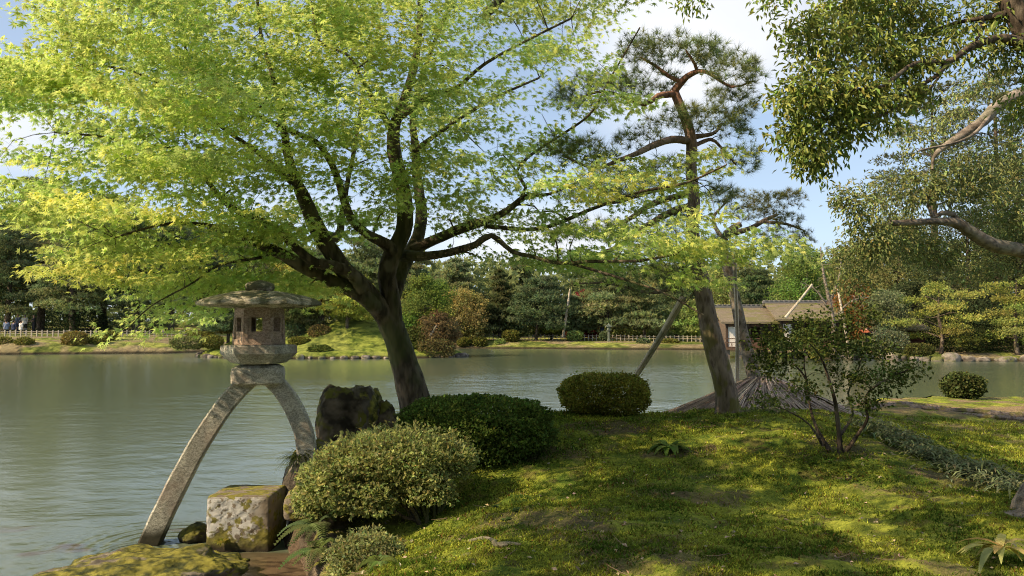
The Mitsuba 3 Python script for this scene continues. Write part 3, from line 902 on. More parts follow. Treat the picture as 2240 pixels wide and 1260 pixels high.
def crown_pixels(n, g):
    out = []
    while len(out) < n:
        x, y = g.uniform(-60, 1760, 4000), g.uniform(-390, 760, 4000)
        ok = in_poly(CROWN, x, y)
        ok &= (g.random(4000) < np.where(y < -60, 0.35, 1.0))
        ok &= (g.random(4000) < np.interp(x, [0, 900, 1150, 1300, 1750], [1, 1, 0.72, 0.55, 0.62]))
        for (cx, cy), (rx, ry), w in HOLES:
            ok &= ~((((x - cx) / rx) ** 2 + ((y - cy) / ry) ** 2 < 1) & (g.random(4000) < w * 0.9))
        out += list(zip(x[ok], y[ok]))
    return np.array(out[:n])


def crown_depth(px, g):
    sd = inside_dist(np.array(CROWN, float), px[:, 0], px[:, 1])
    half = 2.6 * np.sqrt(np.clip(sd / 260, 0.04, 1))
    mid = np.interp(px[:, 0], [0, 300, 800, 1200, 1700], [8.5, 8.9, 10.2, 9.8, 8.6])
    mid = mid - 1.0 * np.clip((px[:, 1] - 480) / 200, 0, 1) * (px[:, 0] < 600)
    lan = (px[:, 1] > 540) & (px[:, 0] > 400) & (px[:, 0] < 760)
    mid, half = np.where(lan, 10.0, mid), np.where(lan, 0.6, half)
    u = g.uniform(-1, 1, len(px))
    return mid + half * u * np.where(u > 0, 1.1, 0.9)


def maple_foliage():
    g = np.random.default_rng(5)
    px = crown_pixels(320, g)
    dp = crown_depth(px, g)
    pads = np.array([P(x, y, d) for (x, y), d in zip(px, dp)])
    sprays, pad_id = [], []
    for i, c in enumerate(pads):
        n = g.integers(7, 11)
        off = g.normal(0, 1, (n, 3)) * [0.38, 0.38, 0.07]
        sprays.append(c + off)
        pad_id += [i] * n
    sprays, pad_id = np.vstack(sprays), np.array(pad_id)
    # keep the outline: drop what falls outside the crown's silhouette from the photograph's standpoint
    v = sprays - CAM
    dep = v @ FWD
    qx, qy = CX + FPX * v[:, 0] / dep, CY - FPX * (v @ UP) / dep
    keep = inside_dist(np.array(CROWN, float), qx, qy) > -8
    keep &= ~((dep < 9.3) & (qx > 410) & (qx < 720) & (qy > 575))
    for (cx, cy), (rx, ry), w in HOLES:
        keep &= ~((((qx - cx) / rx) ** 2 + ((qy - cy) / ry) ** 2 < 0.7) & (g.random(len(qx)) < w))
    sprays, pad_id = sprays[keep], pad_id[keep]
    trunk = P(860, 500, 10.4)
    m = Mesh()
    tone = np.exp(g.normal(0, 0.13, len(pads)))
    warm = g.normal(-0.03, 0.05, len(pads))
    for s, pi in zip(sprays, pad_id):
        n = int(g.integers(28, 46))
        sz = g.uniform(0.78, 1.2)
        out = unit((s - trunk) * [1, 1, 0.2])
        side = np.array([-out[1], out[0], 0])
        u = g.uniform(-0.30, 0.34, n)
        w = g.normal(0, 0.13, n)
        pos = s + out * u[:, None] + side * w[:, None] + np.array([0, 0, 1.0]) * (g.normal(0, 0.035, n) - 0.35 * u ** 2 - 0.25 * np.abs(w) * np.abs(w))[:, None]
        nor = np.array([0, 0, 1.0]) + out * 0.25 + g.normal(0, 0.45, (n, 3))
        d = out * 0.7 + side * (w / 0.2)[:, None] * 0.6 + g.normal(0, 0.55, (n, 3)) * [1, 1, 0.5] - np.array([0, 0, 0.35])
        base = np.array([0.555, 0.645, 0.19]) * tone[pi] * np.exp([warm[pi], 0, -warm[pi]])
        col = tint(base, n, 0.15, 0.05, g)
        scatter(m, *(MAPLE if g.random() < 0.4 else MAPLE5), pos, frames(d, nor), g.uniform(0.042, 0.074, n) * sz, col)
    return m, pads, sprays


fol, pads, sprays = maple_foliage()
g = np.random.default_rng(6)
sk.attach(pads, 0.012, g=g)
sk.attach(sprays, 0.004, g=g)
part(maple, 'trunk', trunk_m, 'bark_maple', True)
part(maple, 'branch', limbs_m, 'bark_maple', True)
part(maple, 'twig', sk.twigs, 'bark_maple', True, kind='stuff')
part(maple, 'crown', fol, 'leaf_soft')


# ---- pines near
def pine_tufts(m, pads, col, size, per, g, centre, mat_templates=NEEDLES, up=0.55):
    allc = []
    for (c, rx, ry, rz, n) in pads:
        d = rdir(n, g)
        d[:, 2] = np.abs(d[:, 2]) * np.where(g.random(n) < 0.75, 1, -0.6)
        pos = c + d * g.uniform(0.25, 1.08, (n, 1)) ** 0.6 * [rx, ry, rz]
        ax = unit((pos - c) / [rx, ry, rz] * 0.6 + np.array([0, 0, up]) + unit((c - centre) * [1, 1, 0.1]) * 0.35 + g.normal(0, 0.25, (n, 3)))
        R = frames(ax, g.normal(size=(n, 3)))
        colr = tint(col, n, 0.22, 0.08, g)
        which = g.integers(0, len(mat_templates), n)
        for w, tpl in enumerate(mat_templates):
            s = which == w
            if s.any():
                scatter(m, *tpl, pos[s], R[s], g.uniform(0.8, 1.2, s.sum()) * size, colr[s])
        allc.append(pos)
    return np.vstack(allc)


pine = thing('pine_tree', 'leaning red pine with mossy trunk standing in front of the thatch cone', 'tree')
sk = Skeleton()
tm = Mesh()
sk.limb(*tr([(1592, 925, 11.0, 78), (1592, 900, 11.0, 60), (1588, 860, 11.0, 54), (1574, 800, 11.0, 52), (1558, 740, 11.0, 50), (1545, 680, 11.0, 46), (1534, 615, 11.0, 40), (1522, 565, 11.0, 36), (1514, 500, 11.0, 32), (1518, 440, 11.05, 30), (1512, 370, 11.1, 28), (1512, 310, 11.1, 27), (1500, 262, 11.1, 25), (1485, 225, 11.1, 24), (1474, 198, 11.1, 22)]),
        sides=16, rough=0.12, seed=3, step=0.07, mesh=tm)
bm = Mesh()
for i, q in enumerate([
    [(1474, 200, 11.1, 20), (1492, 178, 11.0, 18), (1515, 160, 10.9, 14), (1545, 157, 10.8, 10), (1600, 190, 10.6, 6), (1640, 180, 10.5, 4)],
    [(1488, 178, 11, 12), (1460, 165, 11, 10), (1435, 145, 11, 8), (1400, 125, 11, 5)], [(1525, 160, 10.9, 9), (1520, 140, 10.8, 8), (1500, 110, 10.7, 5)],
    [(1476, 205, 11.1, 18), (1440, 210, 10.9, 15), (1410, 228, 10.8, 13), (1370, 215, 10.7, 10), (1320, 200, 10.6, 7), (1260, 215, 10.5, 4)],
    [(1508, 308, 11.1, 20), (1470, 305, 10.8, 19), (1430, 318, 10.6, 16), (1395, 335, 10.4, 14), (1350, 352, 10.2, 11), (1300, 368, 10, 8), (1230, 340, 9.9, 5)],
    [(1514, 300, 11.1, 14), (1560, 292, 11.4, 9), (1580, 270, 11.6, 6)], [(1515, 320, 11.1, 12), (1555, 305, 11.5, 9), (1575, 320, 11.7, 7), (1610, 360, 12, 5)],
    [(1516, 450, 11.05, 22), (1470, 463, 11.3, 18), (1430, 485, 11.5, 17), (1385, 515, 11.7, 15), (1350, 540, 11.9, 12), (1310, 556, 12, 9), (1250, 580, 12.2, 5)],
    [(1515, 420, 11.05, 18), (1430, 445, 11.4, 15), (1390, 470, 11.6, 13), (1340, 500, 11.9, 10), (1290, 520, 12.1, 6)],
    [(1515, 400, 11.05, 13), (1440, 415, 11.6, 10), (1350, 440, 12, 8), (1260, 440, 12.3, 5)],
    [(1528, 600, 11, 16), (1470, 630, 11.2, 12), (1420, 640, 11.4, 8), (1330, 620, 11.6, 6), (1270, 620, 11.8, 4)]]):
    sk.limb(*tr(q), sides=9, rough=0.2, seed=20 + i, mesh=bm)
g = np.random.default_rng(8)
pads_px = [(1470, 118, 85, 32, 11.0, 60), (1395, 120, 45, 35, 11, 36), (1530, 115, 50, 28, 10.7, 30), (1600, 170, 62, 40, 10.6, 55), (1640, 165, 30, 25, 10.5, 16), (1600, 235, 60, 32, 10.7, 45), (1560, 130, 40, 30, 10.8, 22), (1430, 185, 70, 24, 11.3, 34),
           (1540, 265, 90, 26, 10.9, 62), (1600, 285, 50, 22, 11.2, 26), (1470, 275, 60, 18, 11.2, 24), (1300, 205, 75, 36, 10.5, 52), (1240, 225, 40, 25, 10.5, 20), (1380, 195, 50, 26, 10.6, 26), (1280, 335, 75, 28, 10, 46), (1220, 330, 40, 24, 9.9, 18),
           (1390, 310, 50, 20, 10.6, 22), (1300, 430, 90, 22, 12.2, 50), (1400, 420, 60, 20, 11.8, 28), (1320, 510, 80, 24, 12, 44), (1240, 515, 50, 22, 12.2, 22), (1400, 560, 60, 24, 11.8, 24), (1420, 620, 90, 32, 11.3, 60), (1300, 605, 80, 30, 11.8, 45), (1480, 600, 60, 25, 11.2, 30),
           (1240, 580, 50, 24, 12.2, 24), (1620, 345, 40, 26, 12, 22), (1640, 370, 25, 18, 12, 10), (1460, 530, 40, 24, 11.5, 18), (1450, 375, 50, 22, 10.8, 22), (1575, 430, 42, 22, 11.4, 20), (1470, 480, 50, 20, 11.4, 20), (1570, 540, 40, 22, 11.5, 18), (1340, 395, 60, 22, 10.6, 22)]
pp = [(P(x, y, d), rx * 1.12 * d / FPX, max(rx * d / FPX * 0.8, 0.25), ry * 1.5 * d / FPX, int(n * 2.0)) for x, y, rx, ry, d, n in pads_px]
nm = Mesh()
tuft_pos = pine_tufts(nm, pp, (0.21, 0.26, 0.105), 0.130, 1, g, P(1510, 400, 11.05))
sk.attach(tuft_pos, 0.007, g=g)
part(pine, 'trunk', tm, 'bark_pine', True)
part(pine, 'branch', bm, 'bark_pine', True)
part(pine, 'twig', sk.twigs, 'bark_maple', True, kind='stuff')
part(pine, 'crown', nm, 'leaf_far')

pine2 = thing('pine_tree', 'slim second pine with grey trunk rising from the thatch cone', 'tree')
sk = Skeleton()
tm = Mesh()
sk.limb(*tr([(1655, 880, 13, 40), (1650, 830, 13, 34), (1640, 790, 13, 32), (1622, 720, 13, 29), (1605, 640, 13, 26), (1592, 590, 13, 24), (1582, 545, 13, 20), (1590, 510, 13, 18), (1620, 490, 13, 15)]), sides=12, rough=0.1, seed=4, mesh=tm)
bm = Mesh()
for i, q in enumerate([[(1588, 515, 13, 17), (1640, 500, 12.9, 13), (1672, 482, 12.8, 11), (1700, 470, 12.8, 7)], [(1668, 485, 12.8, 9), (1720, 490, 12.6, 7), (1760, 505, 12.5, 4)], [(1585, 530, 13, 12), (1560, 480, 13.3, 8), (1590, 440, 13.6, 5)]]):
    sk.limb(*tr(q), sides=8, rough=0.2, seed=50 + i, mesh=bm)
pads_px = [(1700, 445, 62, 28, 12.8, 110), (1640, 470, 60, 26, 12.9, 90), (1620, 440, 55, 26, 13.4, 70), (1720, 490, 45, 34, 12.6, 80), (1755, 530, 32, 30, 12.5, 50), (1580, 430, 45, 25, 13.5, 44), (1680, 520, 50, 20, 12.6, 40), (1730, 430, 35, 18, 12.8, 40)]
pp = [(P(x, y, d), rx * d / FPX, rx * d / FPX * 0.9, ry * d / FPX, int(n * 1.2)) for x, y, rx, ry, d, n in pads_px]
nm = Mesh()
tuft_pos = pine_tufts(nm, pp, (0.20, 0.21, 0.075), 0.09, 1, g, P(1600, 540, 13))
sk.attach(tuft_pos, 0.006, g=g)
part(pine2, 'trunk', tm, 'bark_grey', True)
part(pine2, 'branch', bm, 'bark_pine', True)
part(pine2, 'twig', sk.twigs, 'bark_maple', True, kind='stuff')
part(pine2, 'crown', nm, 'leaf_far')


def pole(name, label, a, b, ra, rb, mat='log_wood', cat='prop pole', group=None):
    k = thing(name, label, cat, group)
    m = Mesh()
    p, r = curve([a, (np.asarray(a) + b) / 2 + [0.02, 0, 0], b], [ra, (ra + rb) / 2, rb], 0.2)
    tube(m, p, r, 10, 0.08, seed=2)
    put(k, m, mat, True)
    return k


pole('prop_pole', 'thick weathered log slanting from behind the round bush up to the pine', P(1382, 835, 12.2), P(1494, 652, 11.0), 0.045, 0.052)
pole('prop_pole', 'thin upright bamboo pole standing against the slim pine', P(1613, 850, 12.7), P(1606, 560, 12.7), 0.032, 0.03)

# thatch cone
k = thing('thatch_cone', 'low cone of grey straw thatch around the foot of the pines', 'thatch cone')
g = np.random.default_rng(12)
tc = P(1672, 905, 12.6)
NS, NK = 150, 9
ang = np.arange(NS + 1) * 2 * np.pi / NS
v, uv = [], []
for i in range(NK):
    s = i / (NK - 1)
    rr = 0.12 + 1.62 * s
    zz = 0.70 * (1 - s) ** 1.08 - 0.12
    q = np.stack([np.cos(ang) * rr, np.sin(ang) * rr * 0.9, 0 * ang + zz], -1)
    q += (meshkit.fbm(np.stack([ang * 9, 0 * ang + s * 2, 0 * ang], -1), 3, seed=3) - 0.5)[:, None] * [0, 0, 0.05]
    v.append(q)
    uv.append(np.stack([ang / 6.283, 0 * ang + s * 1.8], -1))
v, uv = np.vstack(v), np.vstack(uv)
i, j = np.meshgrid(np.arange(NK - 1), np.arange(NS), indexing='ij')
q = np.stack([i * (NS + 1) + j, i * (NS + 1) + j + 1, (i + 1) * (NS + 1) + j + 1, (i + 1) * (NS + 1) + j], -1).reshape(-1, 4)
part(k, 'cover', Mesh().add(v + [tc[0], tc[1], tc[2]], np.vstack([q[:, [0, 2, 1]], q[:, [0, 3, 2]]]), None, uv), 'thatch', True)
m = Mesh()
for _ in range(1500):
    a = g.random() * 6.283
    s0, ln = g.uniform(0.05, 0.75), g.uniform(0.2, 0.45)
    pts = []
    for s in (s0, s0 + ln * 0.5, min(s0 + ln, 1.04)):
        rr = 0.12 + 1.62 * s
        da = a + g.normal(0, 0.015)
        pts.append([math.cos(da) * rr, math.sin(da) * rr * 0.9, 0.70 * max(1 - s, 0) ** 1.08 - 0.10 + g.uniform(0, 0.02)])
    tube(m, np.array(pts) + [tc[0], tc[1], tc[2]], [0.006, 0.007, 0.004], 3, color=tint((0.30, 0.24, 0.19), 1, 0.4, 0.06, g)[0], cap=False)
part(k, 'straw', m, 'plain', kind='stuff')


# ---- broadleaf evergreens at the right
def leafy_pads(m, pads_px, base, size, g, tpl=LANCE, droop=0.5, spread=0.25, per=16):
    cs = []
    for x, y, rx, ry, d, n in pads_px:
        c, sx, sz = P(x, y, d), rx * d / FPX, ry * d / FPX
        k = max(3, int(n))
        o = rdir(k, g) * (g.random((k, 1)) ** 0.5 * 1.12) * [sx, max(0.6 * sx, 0.25), sz]
        sp = c + o
        cs.append(sp)
        tone = math.exp(g.normal(0, 0.12))
        nl = per
        pos = np.repeat(sp, nl, 0) + g.normal(0, size * 1.0, (k * nl, 3)) * [1, 1, 0.8]
        out = unit(np.repeat(o, nl, 0) + 1e-6)
        dirs = out * 0.5 + g.normal(0, 0.6, (k * nl, 3)) - np.array([0, 0, droop])
        nor = np.array([0, 0, 1.0]) + g.normal(0, 0.6, (k * nl, 3)) + out * 0.3
        scatter(m, *tpl, pos, frames(dirs, nor), g.uniform(0.7, 1.25, k * nl) * size, tint(np.asarray(base) * tone, k * nl, 0.25, 0.12, g))
    return np.vstack(cs)


oak = thing('evergreen_oak', 'dark limbed evergreen oak hanging in from the top right corner', 'tree')
sk = Skeleton()
tm, bm = Mesh(), Mesh()
OD = 9.5
sk.limb([np.array([7.4, 9.8, 0.4]), np.array([7.0, 9.7, 2.5]), np.array([6.6, 9.6, 4.4]), P(2272, 130, OD), P(2230, 45, OD), P(2190, -40, OD), P(2140, -200, OD)], [0.3, 0.25, 0.2, 0.14, 0.13, 0.12, 0.08], 14, 0.12, 3, mesh=tm)
for i, q in enumerate([
    [(2245, 95, OD, 40), (2180, 85, 9.4, 26), (2120, 105, 9.2, 22), (2075, 135, 9.1, 18), (2000, 140, 8.9, 15), (1930, 190, 8.7, 10), (1880, 195, 8.6, 8), (1830, 210, 8.5, 5)],
    [(2075, 132, 9.1, 16), (2050, 165, 9, 14), (2010, 190, 8.9, 12), (1960, 235, 8.8, 9), (1900, 265, 8.7, 6), (1830, 290, 8.7, 4)],
    [(2200, 30, OD, 26), (2150, 40, 9.6, 16), (2090, 50, 9.7, 12), (2010, 80, 9.8, 9), (1950, 90, 9.8, 7), (1860, 60, 9.8, 5)],
    [(2150, 45, 9.6, 12), (2140, 80, 9.3, 10), (2110, 110, 9.2, 8)],
    [(2190, -20, OD, 18), (2050, -30, 9.3, 12), (1900, -40, 9.0, 9), (1760, -40, 8.8, 6), (1680, -10, 8.7, 4)],
    [(2060, 160, 9, 9), (2030, 200, 8.9, 7), (2000, 230, 8.9, 4)]]):
    sk.limb(*tr([(x, y, d, w * 0.8) for x, y, d, w in q]), sides=9, rough=0.15, seed=70 + i, mesh=bm)
g = np.random.default_rng(14)
op = [(1810, 110, 90, 60, 8.9, 26), (1880, 60, 90, 60, 9.2, 26), (1780, 200, 70, 50, 8.6, 20), (1730, 220, 45, 25, 8.6, 9), (1860, 210, 80, 50, 8.7, 24), (1760, 300, 50, 60, 8.7, 20), (1780, 350, 30, 35, 8.7, 8), (1940, 120, 70, 50, 9.2, 20), (1840, 280, 60, 45, 8.8, 16), (1930, 230, 70, 45, 8.9, 18),
      (2000, 60, 80, 40, 9.7, 14), (2080, 40, 80, 40, 9.7, 12), (1960, 10, 80, 40, 9.5, 18), (1860, -10, 90, 40, 9.2, 18), (2010, 130, 60, 30, 9.2, 10), (2210, 110, 50, 50, 9.6, 12), (2235, 240, 30, 60, 9.8, 9), (1750, 60, 40, 30, 9, 7), (1700, 0, 35, 15, 8.7, 4), (1510, -5, 40, 10, 8.7, 4), (2010, 200, 60, 30, 9, 9),
      (2120, 100, 60, 50, 9.3, 8), (1700, 285, 15, 14, 8.7, 2), (2180, 30, 60, 50, 9.7, 9), (2230, 0, 50, 60, 9.6, 8)]
fm2 = Mesh()
cs = leafy_pads(fm2, [(x, y, rx, ry, d, n * 3.2) for x, y, rx, ry, d, n in op], (0.25, 0.305, 0.085), 0.092, g, per=13)
sk.attach(cs, 0.005, g=g)
part(oak, 'trunk', tm, 'bark_maple', True)
part(oak, 'branch', bm, 'bark_maple', True)
part(oak, 'twig', sk.twigs, 'bark_maple', True, kind='stuff')
part(oak, 'crown', fm2, 'leaf_gloss')

grey = thing('grey_limbed_tree', 'evergreen tree with smooth grey limbs and a sawn branch stub at right', 'tree')
sk = Skeleton()
tm, bm = Mesh(), Mesh()
sk.limb([np.array([12.2, 15.8, 0.4]), np.array([11.9, 15.6, 2.5]), P(2360, 620, 15.2), P(2330, 480, 15), P(2340, 300, 15), P(2320, 100, 15)], [0.34, 0.3, 0.27, 0.24, 0.2, 0.12], 14, 0.1, 4, mesh=tm)
sk.limb(*tr([(2345, 600, 15.2, 46), (2270, 560, 14.6, 40), (2220, 545, 14.3, 36), (2170, 535, 14.0, 34), (2120, 505, 13.8, 30), (2092, 488, 13.7, 26), (2050, 484, 13.6, 17), (1990, 487, 13.5, 15), (1950, 488, 13.4, 15)]), sides=12, rough=0.1, seed=5, mesh=bm)
sk.limb(*tr([(2096, 490, 13.7, 18), (2085, 470, 13.7, 14), (2060, 466, 13.6, 12), (2040, 475, 13.6, 9), (2030, 440, 13.6, 7)]), sides=9, rough=0.1, seed=6, mesh=bm)
sk.limb(*tr([(2335, 180, 15, 44), (2240, 205, 14.2, 34), (2180, 235, 13.9, 30), (2150, 265, 13.7, 28), (2105, 295, 13.6, 22), (2060, 325, 13.5, 14), (2042, 345, 13.5, 8), (2040, 370, 13.5, 5)]), sides=12, rough=0.1, seed=7, mesh=bm)
sk.limb(*tr([(2180, 235, 13.9, 12), (2120, 300, 13.2, 8), (2010, 330, 12.9, 5)]), sides=7, rough=0.1, seed=8, mesh=bm)
gp = [(1890, 460, 55, 60, 13.3, 26), (1960, 420, 70, 50, 13.6, 30), (2040, 400, 70, 50, 13.8, 30), (2120, 420, 70, 60, 14, 34), (2190, 470, 60, 60, 14.3, 30), (1920, 530, 60, 35, 13.4, 22), (1870, 560, 60, 40, 13.8, 20), (2000, 540, 80, 40, 14, 26), (2120, 370, 80, 40, 14.2, 24), (2080, 250, 60, 40, 15.0, 14), (2150, 190, 60, 40, 15.2, 14),
      (2200, 340, 60, 55, 15.4, 22), (2000, 300, 60, 40, 13.8, 12), (2220, 420, 50, 60, 14.5, 22), (1870, 620, 50, 40, 14.5, 16), (2060, 560, 70, 30, 14.4, 20), (2150, 590, 60, 30, 14.8, 14), (1850, 430, 25, 30, 13.3, 8), (2230, 520, 40, 50, 14.5, 14), (1980, 480, 60, 30, 14.4, 18)]
fm2 = Mesh()
cs = leafy_pads(fm2, [(x, y, rx, ry, d, n * 2.7) for x, y, rx, ry, d, n in gp], (0.245, 0.285, 0.11), 0.088, g, per=15)
sk.attach(cs, 0.006, g=g)
part(grey, 'trunk', tm, 'bark_grey', True)
part(grey, 'branch', bm, 'bark_grey', True)
part(grey, 'twig', sk.twigs, 'bark_maple', True, kind='stuff')
part(grey, 'crown', fm2, 'leaf_gloss')

# trunk foot at the right edge, its crown above the frame
root_tree = thing('root_flare_tree', 'flared grey trunk foot of a tree at the right edge of the photo', 'tree')
m = Mesh()
bx, by = 4.24, 6.15
bz = hN(bx, by)
p, r = curve([(bx, by, bz - 0.25), (bx, by, bz + 0.05), (bx + 0.09, by, bz + 0.32), (bx + 0.24, by, bz + 0.9), (bx + 0.6, by - 0.1, bz + 3.0), (bx + 0.8, by - 0.2, bz + 6.5)], [0.46, 0.36, 0.26, 0.22, 0.19, 0.1], 0.08)
tube(m, p, r, 20, 0.16, seed=9)
part(root_tree, 'trunk', m, 'bark_grey', True)
m = Mesh()
p, r = curve([(bx - 0.1, by - 0.05, bz + 0.16), (bx - 0.32, by - 0.02, bz + 0.02), (bx - 0.55, by + 0.05, bz - 0.005), (bx - 0.75, by + 0.12, bz - 0.03)], [0.12, 0.07, 0.04, 0.02], 0.05)
tube(m, p, r, 10, 0.1, seed=4)
part(root_tree, 'root', m, 'bark_grey', True)


def plain_crown(m, centers, radii, n, size, base, g, tpl=LANCE):
    for c, r in zip(centers, radii):
        pos = np.asarray(c) + rdir(n, g) * g.random((n, 1)) ** 0.4 * r
        scatter(m, *tpl, pos, frames(rdir(n, g), np.array([0, 0, 1.0]) + g.normal(0, 0.6, (n, 3))), g.uniform(0.7, 1.3, n) * size, tint(base, n, 0.25, 0.1, g))


m = Mesh()
gr = np.random.default_rng(79)
rc0 = np.column_stack([gr.uniform(-0.5, 9, 70), gr.uniform(-5, 6.4, 70), gr.uniform(7.4, 9.6, 70)])
plain_crown(m, rc0, [(0.9, 0.9, 0.35)] * 70, 170, 0.2, (0.12, 0.15, 0.035), gr)
part(root_tree, 'crown', m, 'leaf_gloss')


# the tree that leans out over the bank left of the viewpoint and dapples the moss
sh = thing('overhanging_tree', 'broadleaf tree out of view on the left whose shade dapples the moss', 'tree')
sk = Skeleton()
sk.limb([(-0.9, -1.6, 0.3), (-1.2, -1.0, 2.0), (-2.0, 0.4, 4.2), (-3.0, 2.2, 5.2), (-4.2, 3.8, 5.9)], [0.2, 0.16, 0.10, 0.06, 0.03], 10, 0.1, 3)
sk.limb([(-2.0, 0.4, 4.2), (-1.4, 2.4, 5.4), (-0.8, 4.2, 6.0)], [0.06, 0.05, 0.02], 8, 0.1, 4)
sk.limb([(-2.6, 1.4, 5.1), (-2.6, 3.0, 5.8), (-2.4, 5.0, 6.2)], [0.06, 0.045, 0.02], 8, 0.1, 5)
gsh = np.random.default_rng(77)
cc = np.column_stack([gsh.uniform(-5.6, 1.0, 170), gsh.uniform(2.4, 6.0, 170), gsh.uniform(5.5, 6.5, 170)])
cc = cc[meshkit.fbm(cc * [0.9, 0.9, 0.3] + 2.0, 3, seed=12) > 0.45]
sk.attach(cc, 0.02, g=gsh)
m = Mesh()
for c in cc:
    n = 175
    pos = c + gsh.normal(0, 1, (n, 3)) * [0.30, 0.30, 0.09]
    scatter(m, *OVAL, pos, frames(rdir(n, gsh) * [1, 1, 0.3], np.array([0, 0, 1.0]) + gsh.normal(0, 0.4, (n, 3))), gsh.uniform(0.08, 0.14, n), tint((0.14, 0.18, 0.04), n, 0.2, 0.1, gsh))
part(sh, 'trunk', sk.mesh, 'bark_grey', True)
part(sh, 'twig', sk.twigs, 'bark_grey', True, kind='stuff')
part(sh, 'crown', m, 'leaf_gloss')


# ------------------------------------------------------------------ shrubs
def shrub_leaves(m, c, r, n, size, base, g, lump=0.14, shell=0.25, tpl=OVAL, bottom=-0.85, shoot=0.0):
    d = rdir(n, g)
    d = d[d[:, 2] > bottom]
    n = len(d)
    sup = (np.abs(d) ** (2.6)).sum(1, keepdims=True) ** (-1 / 2.6)
    rad = sup[:, 0] * (1 + lump * 2 * (meshkit.fbm(d * 2.6 + c[0] * 3, 3, seed=5) - 0.5) + 0.07 * (meshkit.fbm(d * 11, 2, seed=6) - 0.5))
    depth = 1 - shell * g.random(n) ** 1.5
    pos = np.asarray(c) + d * (rad * depth)[:, None] * np.asarray(r)
    nor = unit(d / np.asarray(r))
    dirs = nor * 0.6 + g.normal(0, 0.6, (n, 3)) + np.array([0, 0, 0.2])
    nn = nor * 0.8 + np.array([0, 0, 0.5]) + g.normal(0, 0.5, (n, 3))
    sh_ = (g.random(n) < shoot)[:, None]
    pos = np.where(sh_, np.asarray(c) + d * (rad[:, None] * np.asarray(r)) + (nor * 0.6 + [0, 0, 0.5]) * g.random((n, 1)) ** 1.6 * 0.09 * (np.asarray(r).max() / 0.8), pos)
    clump = meshkit.fbm(pos * 9, 2, seed=3)[:, None] - 0.5
    col = tint(base, n, 0.28, 0.12, g) * np.exp(clump * 1.3)
    scatter(m, *tpl, pos, frames(dirs, nn), g.uniform(0.7, 1.3, n) * size, np.clip(col, 0, .85))
    return pos


def stems(c, base, n, r0, g, spread, rim):
    """Forking stems from the base into the crown."""
    m = Mesh()
    for i in range(n):
        a = i * 6.283 / n + g.normal(0, 0.35)
        top = np.asarray(c) + np.array([math.cos(a) * rim[0], math.sin(a) * rim[1], rim[2] * g.uniform(-0.1, 0.3)]) * g.uniform(0.5, 0.95)
        b0 = np.asarray(base) + np.array([math.cos(a), math.sin(a), 0]) * spread
        mid = b0 * 0.5 + top * 0.5 + g.normal(0, 0.06, 3)
        p, r = curve([b0 - [0, 0, 0.08], b0 * 0.75 + mid * 0.25, mid, top], [r0, r0 * 0.85, r0 * 0.6, r0 * 0.25], 0.06)
        tube(m, p, r, 7, 0.15, seed=i)
        for _ in range(3):
            q = p[g.integers(len(p) // 3, len(p) - 1)]
            t = q + (np.asarray(c) + g.normal(0, 0.5, 3) * rim - q) * 0.6
            t[2] = max(t[2], q[2])
            p2, r2 = curve([q, (q + t) / 2 + g.normal(0, 0.03, 3), t], [r0 * 0.45, r0 * 0.3, r0 * 0.12], 0.06)
            tube(m, p2, r2, 5, 0.1, seed=i)
    return m


def shrub(name, label, c, r, n, size, base, g, mat='leaf_soft', stem=None, extra=(), **kw):
    k = thing(name, label, 'shrub', kw.pop('group', None))
    m = Mesh()
    shrub_leaves(m, c, r, n, size, base, g, **kw)
    for c2, r2, n2 in extra:
        shrub_leaves(m, c2, r2, n2, size, base, g, **kw)
    part(k, 'foliage', m, mat)
    if stem is not None:
        part(k, 'stem', stem, 'bark_maple', True)
    return k


g = np.random.default_rng(31)
ac = P(868, 1002, 7.6)
ab = P(935, 1140, 7.45)
shrub('azalea_shrub', 'large olive azalea shrub with bare twisted stems spreading over the bank in front', ac, (0.64, 0.55, 0.24), 15000, 0.038, (0.29, 0.325, 0.12), g, stem=stems(ac, ab, 15, 0.021, g, 0.09, np.array([0.6, 0.45, 0.15])),
      extra=[(P(748, 1058, 7.4), (0.33, 0.42, 0.26), 12000), (P(795, 1090, 7.2), (0.30, 0.25, 0.17), 5000), (P(700, 1100, 7.5), (0.22, 0.25, 0.16), 3500), (P(985, 1005, 7.7), (0.22, 0.32, 0.13), 4000), (P(935, 1075, 7.25), (0.24, 0.2, 0.14), 1700)], bottom=-0.6, lump=0.36, shell=0.6, shoot=0.16)
hc = P(1040, 935, 9.0)
shrub('clipped_hedge', 'dark green clipped oval hedge in the middle behind the olive azalea', hc + [0, 0, 0.0], (0.87, 0.66, 0.34), 27000, 0.038, (0.115, 0.175, 0.04), g, stem=stems(hc, [hc[0], hc[1], hc[2] - 0.3], 10, 0.02, g, 0.2, np.array([0.7, 0.5, 0.2])), lump=0.17, extra=[(hc + [-0.05, -0.2, -0.15], (0.6, 0.5, 0.30), 6000)])
rc = P(1322, 862, 10.9)
shrub('round_shrub', 'yellow green clipped round shrub on the crest by the water', rc, (0.60, 0.52, 0.27), 17000, 0.036, (0.25, 0.25, 0.05), g, stem=stems(rc, [rc[0], rc[1], rc[2] - 0.25], 8, 0.016, g, 0.1, np.array([0.4, 0.35, 0.15])), lump=0.14, shoot=0.012)
sc2 = P(800, 1215, 6.3)
shrub('azalea_shrub', 'small pale green azalea shrub at the bottom edge near the ferns', sc2 + [0, 0, -0.03], (0.26, 0.26, 0.19), 9000, 0.030, (0.30, 0.33, 0.14), g, lump=0.4, shell=0.6, shoot=0.2, stem=stems(sc2, [sc2[0], sc2[1], sc2[2] - 0.25], 6, 0.008, g, 0.04, np.array([0.2, 0.2, 0.1])))
rc2 = P(2107, 845, 20.0)
